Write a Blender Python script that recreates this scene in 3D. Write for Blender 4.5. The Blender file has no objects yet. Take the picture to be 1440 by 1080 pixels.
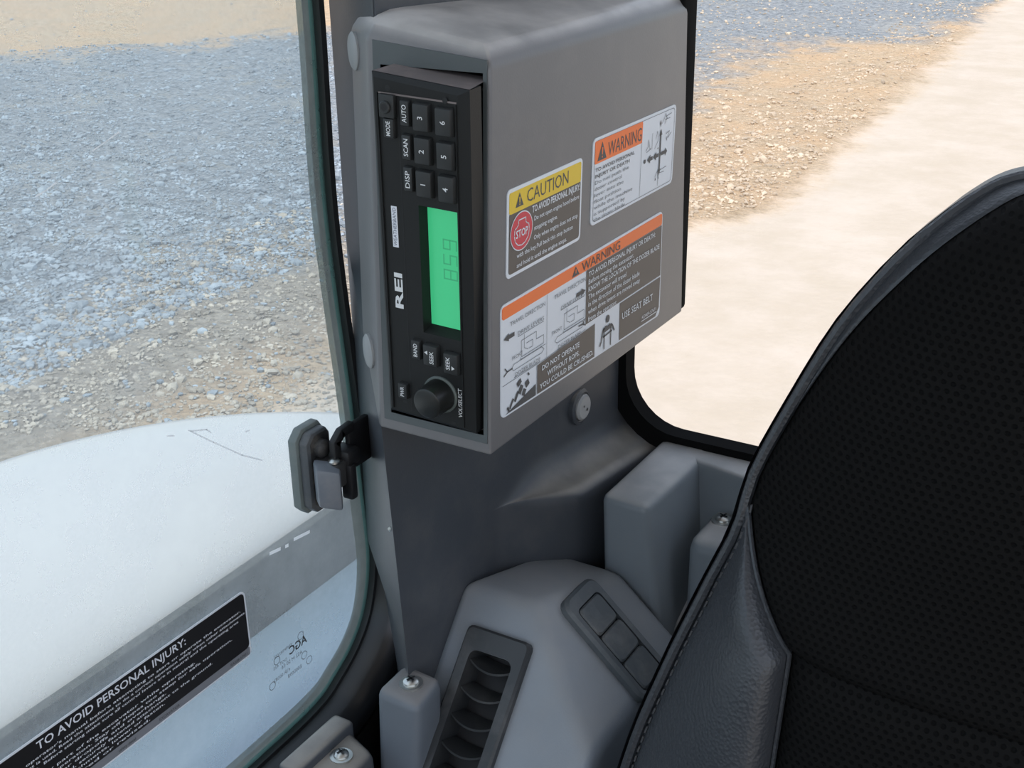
import bpy, bmesh, math, random
import numpy as np
from mathutils import Vector, Matrix, noise

random.seed(7); rng = np.random.default_rng(7)
COL = bpy.context.scene.collection

# ------------------------------------------------------------------ camera
# axes: X along the radio face (to the right), Y towards the rear of the cab, Z up.
# origin = lower front corner of the radio housing. Image taken as 1440x1080.
F = 1770.0
V_ = np.array([73, 4050, F]); V_ /= np.linalg.norm(V_)
S_ = np.array([1160, -795, F]); S_ -= V_ * (S_ @ V_); S_ /= np.linalg.norm(S_)
R_ = np.array([np.cross(S_, -V_), S_, -V_])
def ray(px, py): return R_ @ np.array([(px - 720) / F, (py - 540) / F, 1.])
C_ = -ray(690, 630) * 0.66
def on(axis, val, px, py):
    r = ray(px, py); return C_ + r * ((val - C_[axis]) / r[axis])

sc = bpy.context.scene
cd = bpy.data.cameras.new('camera'); cd.sensor_width = 36; cd.lens = 36 * F / 1440
cd.clip_start = 0.01; cd.clip_end = 400
cam = bpy.data.objects.new('camera', cd); COL.objects.link(cam)
M = Matrix.Identity(4)
for i in range(3):
    M[i][0] = R_[i][0]; M[i][1] = -R_[i][1]; M[i][2] = -R_[i][2]; M[i][3] = C_[i]
cam.matrix_world = M
sc.camera = cam

# ------------------------------------------------------------------ light
w = bpy.data.worlds.new('sky'); sc.world = w; w.use_nodes = True
nt = w.node_tree; nt.nodes.clear()
sky = nt.nodes.new('ShaderNodeTexSky'); sky.sky_type = 'NISHITA'; sky.sun_disc = False
sky.sun_elevation = math.radians(63); sky.sun_rotation = math.radians(162); sky.air_density = 1.0; sky.dust_density = 2.5; sky.ozone_density = 1.0
mixw = nt.nodes.new('ShaderNodeMix'); mixw.data_type = 'RGBA'; mixw.inputs[0].default_value = 0.45
mixw.inputs[7].default_value = (5.0, 5.2, 5.5, 1)
bg = nt.nodes.new('ShaderNodeBackground'); bg.inputs[1].default_value = 0.34
ow = nt.nodes.new('ShaderNodeOutputWorld')
nt.links.new(sky.outputs[0], mixw.inputs[6]); nt.links.new(mixw.outputs[2], bg.inputs[0]); nt.links.new(bg.outputs[0], ow.inputs[0])
sd = bpy.data.lights.new('sun', 'SUN'); sd.energy = 2.5; sd.angle = math.radians(1.5); sd.color = (1.0, 0.93, 0.82)
sun = bpy.data.objects.new('sun', sd); COL.objects.link(sun)
sun_dir = Vector((0.30 * math.cos(math.radians(63)), -0.954 * math.cos(math.radians(63)), math.sin(math.radians(63))))
sun.rotation_euler = sun_dir.to_track_quat('Z', 'Y').to_euler(); sun.location = sun_dir * 20
vs = sc.view_settings
vs.view_transform = 'Standard'; vs.look = 'None'; vs.gamma = 1; vs.use_curve_mapping = False; vs.exposure = -0.25

# ------------------------------------------------------------------ materials
def node(nt, kind, **kw):
    n = nt.nodes.new(kind)
    for k, v in kw.items(): setattr(n, k, v)
    return n
def mat(name, col, rough=0.5, metal=0.0, spec=0.5, var=0.0, vscale=8, bump=0.0, bscale=400, bdist=0.0005, emit=None, estr=0, dust=0.0, dustcol=(.42, .38, .33), coat=0, dust_toplight=0.0, dust_toplight_col=(.42, .39, .34)):
    m = bpy.data.materials.new(name); m.use_nodes = True
    t = m.node_tree; b = t.nodes['Principled BSDF']
    b.inputs['Base Color'].default_value = (*col, 1); b.inputs['Roughness'].default_value = rough
    b.inputs['Metallic'].default_value = metal; b.inputs['Specular IOR Level'].default_value = spec
    b.inputs['Coat Weight'].default_value = coat
    if emit: b.inputs['Emission Color'].default_value = (*emit, 1); b.inputs['Emission Strength'].default_value = estr
    geo = None
    if var or bump or dust: geo = node(t, 'ShaderNodeNewGeometry')
    last = None
    if var:
        n = node(t, 'ShaderNodeTexNoise'); n.inputs['Scale'].default_value = vscale; n.inputs['Detail'].default_value = 6
        t.links.new(geo.outputs['Position'], n.inputs['Vector'])
        mr = node(t, 'ShaderNodeMapRange'); mr.inputs[1].default_value = .3; mr.inputs[2].default_value = .7
        mr.inputs[3].default_value = 1 - var; mr.inputs[4].default_value = 1 + var
        t.links.new(n.outputs[0], mr.inputs[0])
        mx = node(t, 'ShaderNodeMix', data_type='RGBA', blend_type='MULTIPLY'); mx.inputs[0].default_value = 1
        mx.inputs[6].default_value = (*col, 1); t.links.new(mr.outputs[0], mx.inputs[7]); last = mx.outputs[2]
    if dust:   # pale dirt lying in patches on the surface
        n = node(t, 'ShaderNodeTexNoise'); n.inputs['Scale'].default_value = 22; n.inputs['Detail'].default_value = 8; n.inputs['Roughness'].default_value = .65
        t.links.new(geo.outputs['Position'], n.inputs['Vector'])
        mr = node(t, 'ShaderNodeMapRange'); mr.inputs[1].default_value = .5; mr.inputs[2].default_value = .75; mr.inputs[3].default_value = 0; mr.inputs[4].default_value = dust
        t.links.new(n.outputs[0], mr.inputs[0])
        mx = node(t, 'ShaderNodeMix', data_type='RGBA'); mx.inputs[6].default_value = (*col, 1); mx.inputs[7].default_value = (*dustcol, 1)
        if last: t.links.new(last, mx.inputs[6])
        t.links.new(mr.outputs[0], mx.inputs[0]); last = mx.outputs[2]
    if dust_toplight:   # fine settled dust, paled to paint light from above onto upward facing surfaces
        geo = geo or node(t, 'ShaderNodeNewGeometry')
        sp_ = node(t, 'ShaderNodeSeparateXYZ'); t.links.new(geo.outputs['Normal'], sp_.inputs[0])
        mr = node(t, 'ShaderNodeMapRange', interpolation_type='SMOOTHSTEP'); mr.inputs[1].default_value = .45; mr.inputs[2].default_value = 1.0; mr.inputs[4].default_value = dust_toplight
        t.links.new(sp_.outputs[2], mr.inputs[0])
        n = node(t, 'ShaderNodeTexNoise'); n.inputs['Scale'].default_value = 30; n.inputs['Detail'].default_value = 6; t.links.new(geo.outputs['Position'], n.inputs['Vector'])
        m3 = node(t, 'ShaderNodeMapRange'); m3.inputs[1].default_value = .3; m3.inputs[2].default_value = .65; m3.inputs[3].default_value = .45; t.links.new(n.outputs[0], m3.inputs[0])
        m4 = node(t, 'ShaderNodeMath', operation='MULTIPLY'); t.links.new(mr.outputs[0], m4.inputs[0]); t.links.new(m3.outputs[0], m4.inputs[1])
        mx = node(t, 'ShaderNodeMix', data_type='RGBA'); mx.inputs[6].default_value = (*col, 1); mx.inputs[7].default_value = (*dust_toplight_col, 1)
        if last: t.links.new(last, mx.inputs[6])
        t.links.new(m4.outputs[0], mx.inputs[0]); last = mx.outputs[2]
    if last: t.links.new(last, b.inputs['Base Color'])
    if bump:
        n = node(t, 'ShaderNodeTexNoise'); n.inputs['Scale'].default_value = bscale; n.inputs['Detail'].default_value = 3
        t.links.new(geo.outputs['Position'], n.inputs['Vector'])
        bp = node(t, 'ShaderNodeBump'); bp.inputs['Strength'].default_value = bump; bp.inputs['Distance'].default_value = bdist
        t.links.new(n.outputs[0], bp.inputs['Height']); t.links.new(bp.outputs[0], b.inputs['Normal'])
    return m

MT = {}
MT['housing'] = mat('grey_housing_plastic', (.172, .170, .172), .38, var=.05, vscale=10, bump=.12, bscale=900, dust=.10, dust_toplight=1.0, dust_toplight_col=(.66, .63, .60))
MT['pillar'] = mat('grey_pillar_plastic', (.060, .067, .077), .38, var=.06, vscale=9, bump=.1, bscale=900, dust=.08, dust_toplight=.8)
MT['console'] = mat('grey_console_plastic', (.225, .258, .292), .42, var=.06, vscale=14, bump=.15, bscale=900, dust=.2, dustcol=(.27, .24, .2), dust_toplight=.6, dust_toplight_col=(.40, .39, .37))
MT['tray'] = mat('grey_tray_plastic', (.205, .235, .258), .45, var=.05, vscale=14, bump=.12, bscale=900, dust=.15, dustcol=(.3, .28, .25), dust_toplight=.95, dust_toplight_col=(.52, .52, .51))
MT['cover'] = mat('grey_cover_plastic', (.135, .155, .178), .45, var=.05, vscale=14, bump=.12, bscale=900, dust_toplight=.6, dust_toplight_col=(.30, .27, .24))
MT['radio'] = mat('black_radio_plastic', (.013, .014, .014), .5, spec=.3, bump=.1, bscale=1500)
MT['radio_dusty'] = mat('dusty_radio_top', (.17, .145, .14), .6, dust=.8, dustcol=(.33, .27, .25))
MT['button'] = mat('button_rubber', (.022, .024, .024), .5)
MT['knob'] = mat('knob_plastic', (.012, .013, .012), .32)
MT['knob_skirt'] = mat('dusty_knob_skirt', (.10, .12, .11), .5)
MT['lcd'] = mat('green_backlit_display', (.02, .3, .13), .3, emit=(.055, .50, .21), estr=.8)
MT['lcd_digit'] = mat('display_digit', (.02, .2, .1), .4, emit=(.045, .40, .17), estr=.72)
MT['white_print'] = mat('white_print', (.75, .77, .77), .5)
MT['badge_white'] = mat('badge_white', (.8, .83, .88), .5)
MT['blue_print'] = mat('blue_grey_print', (.12, .14, .2), .5)
MT['black'] = mat('black_plastic', (.008, .008, .009), .5)
MT['black_soft'] = mat('black_rubber', (.016, .017, .018), .42, bump=.1, bscale=600)
MT['fascia'] = mat('dark_grey_fascia', (.088, .102, .105), .4, var=.05, bump=.1, bscale=900)
MT['rubber_gloss'] = mat('glossy_black_rubber', (.007, .007, .008), .28)
MT['matte_black'] = mat('matte_black_rubber', (.006, .006, .006), .85, spec=.1)
MT['vent'] = mat('black_vent_plastic', (.035, .038, .040), .35, dust=.35, dustcol=(.22, .21, .2))
MT['switch'] = mat('dusty_switch_plastic', (.075, .088, .095), .45, dust=.55, dustcol=(.24, .23, .21))
MT['switch_frame'] = mat('switch_frame_plastic', (.085, .098, .106), .45, dust=.45, dustcol=(.26, .26, .25))
MT['steel'] = mat('zinc_steel', (.62, .63, .6), .3, metal=1.0)
MT['plug'] = mat('pale_plug', (.42, .42, .41), .5)
MT['plug_grey'] = mat('grey_plug', (.3, .31, .31), .5)
MT['sticker_white'] = mat('sticker_white', (.76, .81, .86), .4)
MT['sticker_orange'] = mat('sticker_orange', (.95, .19, .03), .4)
MT['sticker_yellow'] = mat('sticker_yellow', (.80, .56, .025), .4)
MT['sticker_dark'] = mat('sticker_faded_black', (.092, .082, .074), .4)
MT['sticker_black'] = mat('sticker_black', (.012, .011, .012), .4)
MT['sticker_grey'] = mat('sticker_grey', (.22, .23, .25), .4)
MT['ink'] = mat('ink_dark', (.07, .075, .08), .5)
MT['ink_soft'] = mat('ink_faded', (.20, .22, .24), .5)
MT['red'] = mat('stop_red', (.62, .035, .06), .4)
MT['latch_grey'] = mat('latch_grey_plastic', (.15, .17, .195), .4, dust=.3)
MT['latch_mid'] = mat('latch_mid_plastic', (.07, .078, .085), .45, dust=.3)
MT['latch_dark'] = mat('latch_dark_plastic', (.03, .03, .03), .5, dust=.5)
MT['gasket'] = mat('grey_green_gasket', (.15, .18, .175), .5, dust=.4)
MT['hood'] = mat('pale_hood_paint', (.58, .57, .56), .35, var=.05, vscale=3, coat=.3)
MT['deck'] = mat('deck_paint', (.22, .30, .38), .4, var=.05, vscale=5)
MT['grip'] = mat('anti_slip_strip', (.075, .078, .07), .8, var=.35, vscale=160, bump=.6, bscale=250, bdist=.002)
MT['frame_dark'] = mat('dirty_dark_frame', (.045, .045, .047), .6, dust=.8, dustcol=(.15, .11, .085))
MT['unseen_shade_ceiling'] = mat('headliner', (.6, .61, .62), .8)
MT['floor'] = mat('floor_mat', (.09, .09, .09), .8, bump=.3, bscale=150)
MT['cabpaint'] = mat('cab_paint', (.30, .31, .32), .45)
MT['track'] = mat('track_rubber', (.03, .03, .03), .8)
MT['stone'] = mat('shade_tinted_gravel', (.30, .345, .385), .8, var=.45, vscale=6)  # gravel whose bluish tint is shade put into the colour
MT['pebble'] = mat('pebble_stone', (.40, .36, .30), .85, var=.45, vscale=7)
MT['clod'] = mat('dirt_clod', (.56, .46, .35), .9, var=.35, vscale=5)

def glass_mat(name, tint, haze, hcol, refl=1.0):
    m = bpy.data.materials.new(name); m.use_nodes = True; t = m.node_tree; t.nodes.clear()
    o = node(t, 'ShaderNodeOutputMaterial'); tr = node(t, 'ShaderNodeBsdfTransparent'); tr.inputs[0].default_value = (*tint, 1)
    gl = node(t, 'ShaderNodeBsdfGlossy'); gl.inputs['Roughness'].default_value = .02
    fr = node(t, 'ShaderNodeFresnel'); fr.inputs[0].default_value = 1.45
    fm = node(t, 'ShaderNodeMath', operation='MULTIPLY'); fm.inputs[1].default_value = refl; t.links.new(fr.outputs[0], fm.inputs[0])
    m1 = node(t, 'ShaderNodeMixShader'); t.links.new(fm.outputs[0], m1.inputs[0]); t.links.new(tr.outputs[0], m1.inputs[1]); t.links.new(gl.outputs[0], m1.inputs[2])
    last = m1
    if haze:
        df = node(t, 'ShaderNodeBsdfDiffuse'); df.inputs[0].default_value = (*hcol, 1)
        tl = node(t, 'ShaderNodeBsdfTranslucent'); tl.inputs[0].default_value = (*hcol, 1)
        ad = node(t, 'ShaderNodeMixShader'); ad.inputs[0].default_value = .5; t.links.new(df.outputs[0], ad.inputs[1]); t.links.new(tl.outputs[0], ad.inputs[2])
        g = node(t, 'ShaderNodeNewGeometry'); n = node(t, 'ShaderNodeTexNoise'); n.inputs['Scale'].default_value = 7; n.inputs['Detail'].default_value = 9; n.inputs['Roughness'].default_value = .7
        t.links.new(g.outputs['Position'], n.inputs['Vector'])
        mr = node(t, 'ShaderNodeMapRange'); mr.inputs[1].default_value = .3; mr.inputs[2].default_value = .75; mr.inputs[3].default_value = haze * .6; mr.inputs[4].default_value = haze * 1.5
        t.links.new(n.outputs[0], mr.inputs[0])
        m2 = node(t, 'ShaderNodeMixShader'); t.links.new(mr.outputs[0], m2.inputs[0]); t.links.new(last.outputs[0], m2.inputs[1]); t.links.new(ad.outputs[0], m2.inputs[2]); last = m2
    t.links.new(last.outputs[0], o.inputs[0])
    return m
MT['glass'] = glass_mat('dusty_tinted_glass', (.80, .89, .90), .27, (.74, .81, .84), .7)
MT['glass_rear'] = glass_mat('clear_glass', (.97, .97, .96), .0, (.8, .8, .8), .5)
MT['scratch_glint'] = glass_mat('white_scratch_glint', (1, 1, 1), .9, (.95, .95, .95), .1)
MT['glass_edge'] = glass_mat('dirty_glass_edge', (.62, .74, .72), .45, (.42, .42, .38), .5)
MT['glass_rim'] = glass_mat('green_glass_rim', (.45, .75, .70), .35, (.35, .58, .55), .5)

def leather():
    m = mat('black_leather', (.040, .044, .050), .40, bump=0)
    t = m.node_tree; b = t.nodes['Principled BSDF']; g = node(t, 'ShaderNodeNewGeometry')
    v = node(t, 'ShaderNodeTexVoronoi'); v.inputs['Scale'].default_value = 520; t.links.new(g.outputs['Position'], v.inputs['Vector'])
    bp = node(t, 'ShaderNodeBump'); bp.inputs['Strength'].default_value = .45; bp.inputs['Distance'].default_value = .0006
    t.links.new(v.outputs[0], bp.inputs['Height']); t.links.new(bp.outputs[0], b.inputs['Normal'])
    b.inputs['Specular IOR Level'].default_value = .6
    return m
MT['leather'] = leather()
def perforated():
    m = mat('perforated_black_fabric', (.012, .012, .012), .8, spec=.12, bump=0)
    t = m.node_tree; b = t.nodes['Principled BSDF']; uv = node(t, 'ShaderNodeUVMap')
    sx = node(t, 'ShaderNodeSeparateXYZ'); t.links.new(uv.outputs[0], sx.inputs[0])
    def M_(op, a, b_=None):
        n = node(t, 'ShaderNodeMath', operation=op)
        for i, q in enumerate((a, b_)):
            if q is None: continue
            if isinstance(q, (int, float)): n.inputs[i].default_value = q
            else: t.links.new(q, n.inputs[i])
        return n.outputs[0]
    # staggered dots, 4 mm pitch (uv is in metres)
    u_ = M_('DIVIDE', sx.outputs[0], .0044); v_ = M_('DIVIDE', sx.outputs[1], .0036)
    row = M_('FLOOR', v_); off = M_('MULTIPLY', M_('MODULO', row, 2.0), .5)
    fu = M_('SUBTRACT', M_('FRACT', M_('ADD', u_, off)), .5); fv = M_('SUBTRACT', M_('FRACT', v_), .5)
    d = M_('SQRT', M_('ADD', M_('MULTIPLY', fu, fu), M_('MULTIPLY', fv, fv)))
    mr = node(t, 'ShaderNodeMapRange', interpolation_type='SMOOTHSTEP'); mr.inputs[1].default_value = .16; mr.inputs[2].default_value = .34
    t.links.new(d, mr.inputs[0])
    mx = node(t, 'ShaderNodeMix', data_type='RGBA'); mx.inputs[6].default_value = (.002, .002, .002, 1); mx.inputs[7].default_value = (.0062, .006, .0058, 1)
    t.links.new(mr.outputs[0], mx.inputs[0]); t.links.new(mx.outputs[2], b.inputs['Base Color'])
    bp = node(t, 'ShaderNodeBump'); bp.inputs['Strength'].default_value = .8; bp.inputs['Distance'].default_value = .0009
    t.links.new(mr.outputs[0], bp.inputs['Height']); t.links.new(bp.outputs[0], b.inputs['Normal'])
    return m
MT['perf'] = perforated()

# ------------------------------------------------------------------ mesh helpers
WM = {}
def reg(o, parent):
    COL.objects.link(o)
    if parent is not None:
        o.parent = parent; o.matrix_parent_inverse = WM[parent.name].inverted()
    WM[o.name] = Matrix.Identity(4)
    return o
def tag(o, label=None, cat=None, group=None, kind=None):
    if label: o['label'] = label
    if cat: o['category'] = cat
    if group: o['group'] = group
    if kind: o['kind'] = kind
    return o
def thing(name, loc, label=None, cat=None, kind=None):
    o = bpy.data.objects.new(name, None); COL.objects.link(o); o.location = loc; o.empty_display_size = .05
    WM[o.name] = Matrix.Translation(Vector(loc))
    return tag(o, label, cat, None, kind)
def mk(name, verts, faces, m, parent=None, T=None, bev=0, seg=2, smooth=False, ang=35, limit=30):
    bm = bmesh.new(); vs_ = [bm.verts.new(T(v) if T else v) for v in verts]
    for f in faces:
        try: bm.faces.new([vs_[i] for i in f])
        except ValueError: pass
    bmesh.ops.recalc_face_normals(bm, faces=bm.faces)
    if bev:
        es = [e for e in bm.edges if len(e.link_faces) == 2 and e.calc_face_angle(0) > math.radians(limit)]
        bmesh.ops.bevel(bm, geom=es, offset=bev, segments=seg, profile=.5, affect='EDGES', clamp_overlap=True)
    return fin(name, bm, m, parent, smooth or bool(bev), ang)
def fin(name, bm, m, parent, smooth=True, ang=35):
    me = bpy.data.meshes.new(name); bm.to_mesh(me); bm.free()
    me.materials.append(MT[m] if isinstance(m, str) else m)
    o = reg(bpy.data.objects.new(name, me), parent)
    if smooth:
        me.polygons.foreach_set('use_smooth', [True] * len(me.polygons)); me.set_sharp_from_angle(angle=math.radians(ang))
    return o
BF = [(0, 3, 2, 1), (4, 5, 6, 7), (0, 1, 5, 4), (1, 2, 6, 5), (2, 3, 7, 6), (3, 0, 4, 7)]
def bv(lo, hi):
    a, b = lo, hi
    return [(a[0], a[1], a[2]), (b[0], a[1], a[2]), (b[0], b[1], a[2]), (a[0], b[1], a[2]), (a[0], a[1], b[2]), (b[0], a[1], b[2]), (b[0], b[1], b[2]), (a[0], b[1], b[2])]
def box(name, lo, hi, m, parent=None, T=None, bev=0, seg=2): return mk(name, bv(lo, hi), BF, m, parent, T, bev, seg)
def prism(name, poly, h0, h1, m, parent=None, T=None, bev=0, seg=2, limit=30):
    """poly in local (x,y), extruded along local z from h0 to h1, mapped by T"""
    n = len(poly)
    vs_ = [(p[0], p[1], h0) for p in poly] + [(p[0], p[1], h1) for p in poly]
    fs = [tuple(range(n))[::-1], tuple(range(n, 2 * n))] + [(i, (i + 1) % n, n + (i + 1) % n, n + i) for i in range(n)]
    return mk(name, vs_, fs, m, parent, T, bev, seg, limit=limit)
def loft(name, rings, m, parent=None, T=None, caps=True, bev=0, seg=2, smooth=True, ang=35, limit=30):
    n = len(rings[0]); vs_ = [p for r in rings for p in r]; fs = []
    for k in range(len(rings) - 1):
        for i in range(n):
            j = (i + 1) % n; fs.append((k * n + i, k * n + j, (k + 1) * n + j, (k + 1) * n + i))
    if caps: fs += [tuple(range(n))[::-1], tuple(range((len(rings) - 1) * n, len(rings) * n))]
    return mk(name, vs_, fs, m, parent, T, bev, seg, smooth, ang, limit)
def rrect(x0, y0, x1, y1, r, seg=4):
    pts = []
    for cx, cy, a in ((x1 - r, y1 - r, 0), (x0 + r, y1 - r, 90), (x0 + r, y0 + r, 180), (x1 - r, y0 + r, 270)):
        for k in range(seg + 1):
            t = math.radians(a + 90 * k / seg); pts.append((cx + r * math.cos(t), cy + r * math.sin(t)))
    return pts
def circ(cx, cy, r, n=24): return [(cx + r * math.cos(2 * math.pi * k / n), cy + r * math.sin(2 * math.pi * k / n)) for k in range(n)]
def frame(o, u, v, n=None):
    o, u, v = Vector(o), Vector(u).normalized(), Vector(v).normalized(); n = u.cross(v) if n is None else Vector(n)
    return lambda p: o + u * p[0] + v * p[1] + n * (p[2] if len(p) > 2 else 0)
def lathe(name, prof, m, parent, T, n=28):
    rings = [[(r * math.cos(2 * math.pi * k / n), r * math.sin(2 * math.pi * k / n), h) for k in range(n)] for r, h in prof]
    return loft(name, rings, m, parent, T, ang=40)
def ribbon(name, polys, wdt, h, m, parent, T, closed=False):
    """flat printed strokes"""
    vs_, fs = [], []
    for pl in polys:
        segs = list(zip(pl[:-1], pl[1:]))
        for a, b in segs:
            d = Vector((b[0] - a[0], b[1] - a[1])); L = d.length
            if L < 1e-7: continue
            d /= L; q = Vector((-d.y, d.x)) * wdt / 2; e = d * wdt * .4; k = len(vs_)
            for p, s, f in ((a, 1, -1), (a, -1, -1), (b, -1, 1), (b, 1, 1)):
                vs_.append((p[0] + q.x * s + e.x * f, p[1] + q.y * s + e.y * f, h))
            fs.append((k, k + 1, k + 2, k + 3))
    return mk(name, vs_, fs, m, parent, T)
def fills(name, polys, h, m, parent, T):
    vs_, fs = [], []
    for pl in polys:
        k = len(vs_); vs_ += [(p[0], p[1], h) for p in pl]; fs.append(tuple(range(k, k + len(pl))))
    return mk(name, vs_, fs, m, parent, T)
def text(name, body, x, y, hgt, m, parent, T, h, width=None, align='L', bold=0.0, mirror=False, shear=0):
    cu = bpy.data.curves.new('t', 'FONT'); cu.body = body; cu.size = 1; cu.resolution_u = 2; cu.offset = bold; cu.shear = shear
    ob = bpy.data.objects.new('t', cu); COL.objects.link(ob)
    me0 = bpy.data.meshes.new_from_object(ob)
    n = len(me0.vertices); co = np.empty(n * 3); me0.vertices.foreach_get('co', co); co = co.reshape(-1, 3)
    faces = [tuple(p.vertices) for p in me0.polygons]
    bpy.data.objects.remove(ob); bpy.data.curves.remove(cu); bpy.data.meshes.remove(me0)
    x0, x1 = co[:, 0].min(), co[:, 0].max(); sy = hgt / 0.70
    sx = sy if width is None else width / (x1 - x0)
    W = (x1 - x0) * sx
    ox = x - (0 if align == 'L' else W / 2 if align == 'C' else W)
    vs_ = [(ox + (c[0] - x0) * sx * 1.0, y + c[1] * sy, h) for c in co]
    if mirror: vs_ = [(2 * x - v[0], v[1], h) for v in vs_]
    return mk(name, vs_, faces, m, parent, T)
def sweep(name, path, section, m, parent=None, closed=False, up=(1, 0, 0), smooth=True, ang=50):
    """path: world points in a plane with normal 'up'; section: (offset sideways, offset along up)"""
    up = Vector(up); P = [Vector(p) for p in path]; rings = []; n = len(P)
    for i, p in enumerate(P):
        a = P[i - 1] if (i or closed) else p; b = P[(i + 1) % n] if (i < n - 1 or closed) else p
        d = (b - a).normalized(); s = up.cross(d).normalized()
        rings.append([tuple(p + s * q[0] + up * q[1]) for q in section])
    if closed: rings.append(rings[0])
    return loft(name, rings, m, parent, caps=not closed, smooth=smooth, ang=ang)
def cat(pts, per=8):
    out = []; P = [np.array(p, float) for p in pts]; P = [2 * P[0] - P[1]] + P + [2 * P[-1] - P[-2]]
    for i in range(1, len(P) - 2):
        for k in range(per):
            t = k / per; a, b, c, d = P[i - 1:i + 3]
            out.append(.5 * ((2 * b) + (c - a) * t + (2 * a - 5 * b + 4 * c - d) * t * t + (3 * b - a - 3 * c + d) * t ** 3))
    out.append(P[-2]); return [tuple(p) for p in out]
def screw(parent, pos, nrm, r=.0055):
    nrm = Vector(nrm).normalized(); u = nrm.orthogonal().normalized(); v = nrm.cross(u); T = frame(pos, u, v, nrm)
    s = lathe('screw', [(r * 1.5, -.001), (r * 1.5, .0008), (r, .001), (r * .98, .0022), (r * .7, .0034), (.0008, .0038)], 'steel', parent, T, 20)
    a = math.radians(25); ca, sa = math.cos(a), math.sin(a); l, w_ = r * .62, r * .13
    R = lambda p: (p[0] * ca - p[1] * sa, p[0] * sa + p[1] * ca)
    fills('screw_slot', [[R(p) for p in ((-l, -w_), (l, -w_), (l, w_), (-l, w_))], [R(p) for p in ((-w_, -l), (w_, -l), (w_, l), (-w_, l))]], .0041, 'black', s, T)
    return s
def carve(o, v8):
    cut = mk('cutter', v8, BF, 'black', None)
    md = o.modifiers.new('b', 'BOOLEAN'); md.operation = 'DIFFERENCE'; md.object = cut; md.solver = 'EXACT'
    bpy.context.view_layer.update()
    dg = bpy.context.evaluated_depsgraph_get(); me = bpy.data.meshes.new_from_object(o.evaluated_get(dg)); m0 = o.data.materials[0]
    o.modifiers.clear(); o.data = me; bpy.data.objects.remove(cut)
    me.materials.clear(); me.materials.append(m0)
    me.polygons.foreach_set('material_index', [0] * len(me.polygons))
    me.polygons.foreach_set('use_smooth', [True] * len(me.polygons)); me.set_sharp_from_angle(angle=math.radians(48))
def sstep(a, b, x):
    t = min(1, max(0, (x - a) / (b - a))); return t * t * (3 - 2 * t)

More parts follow.
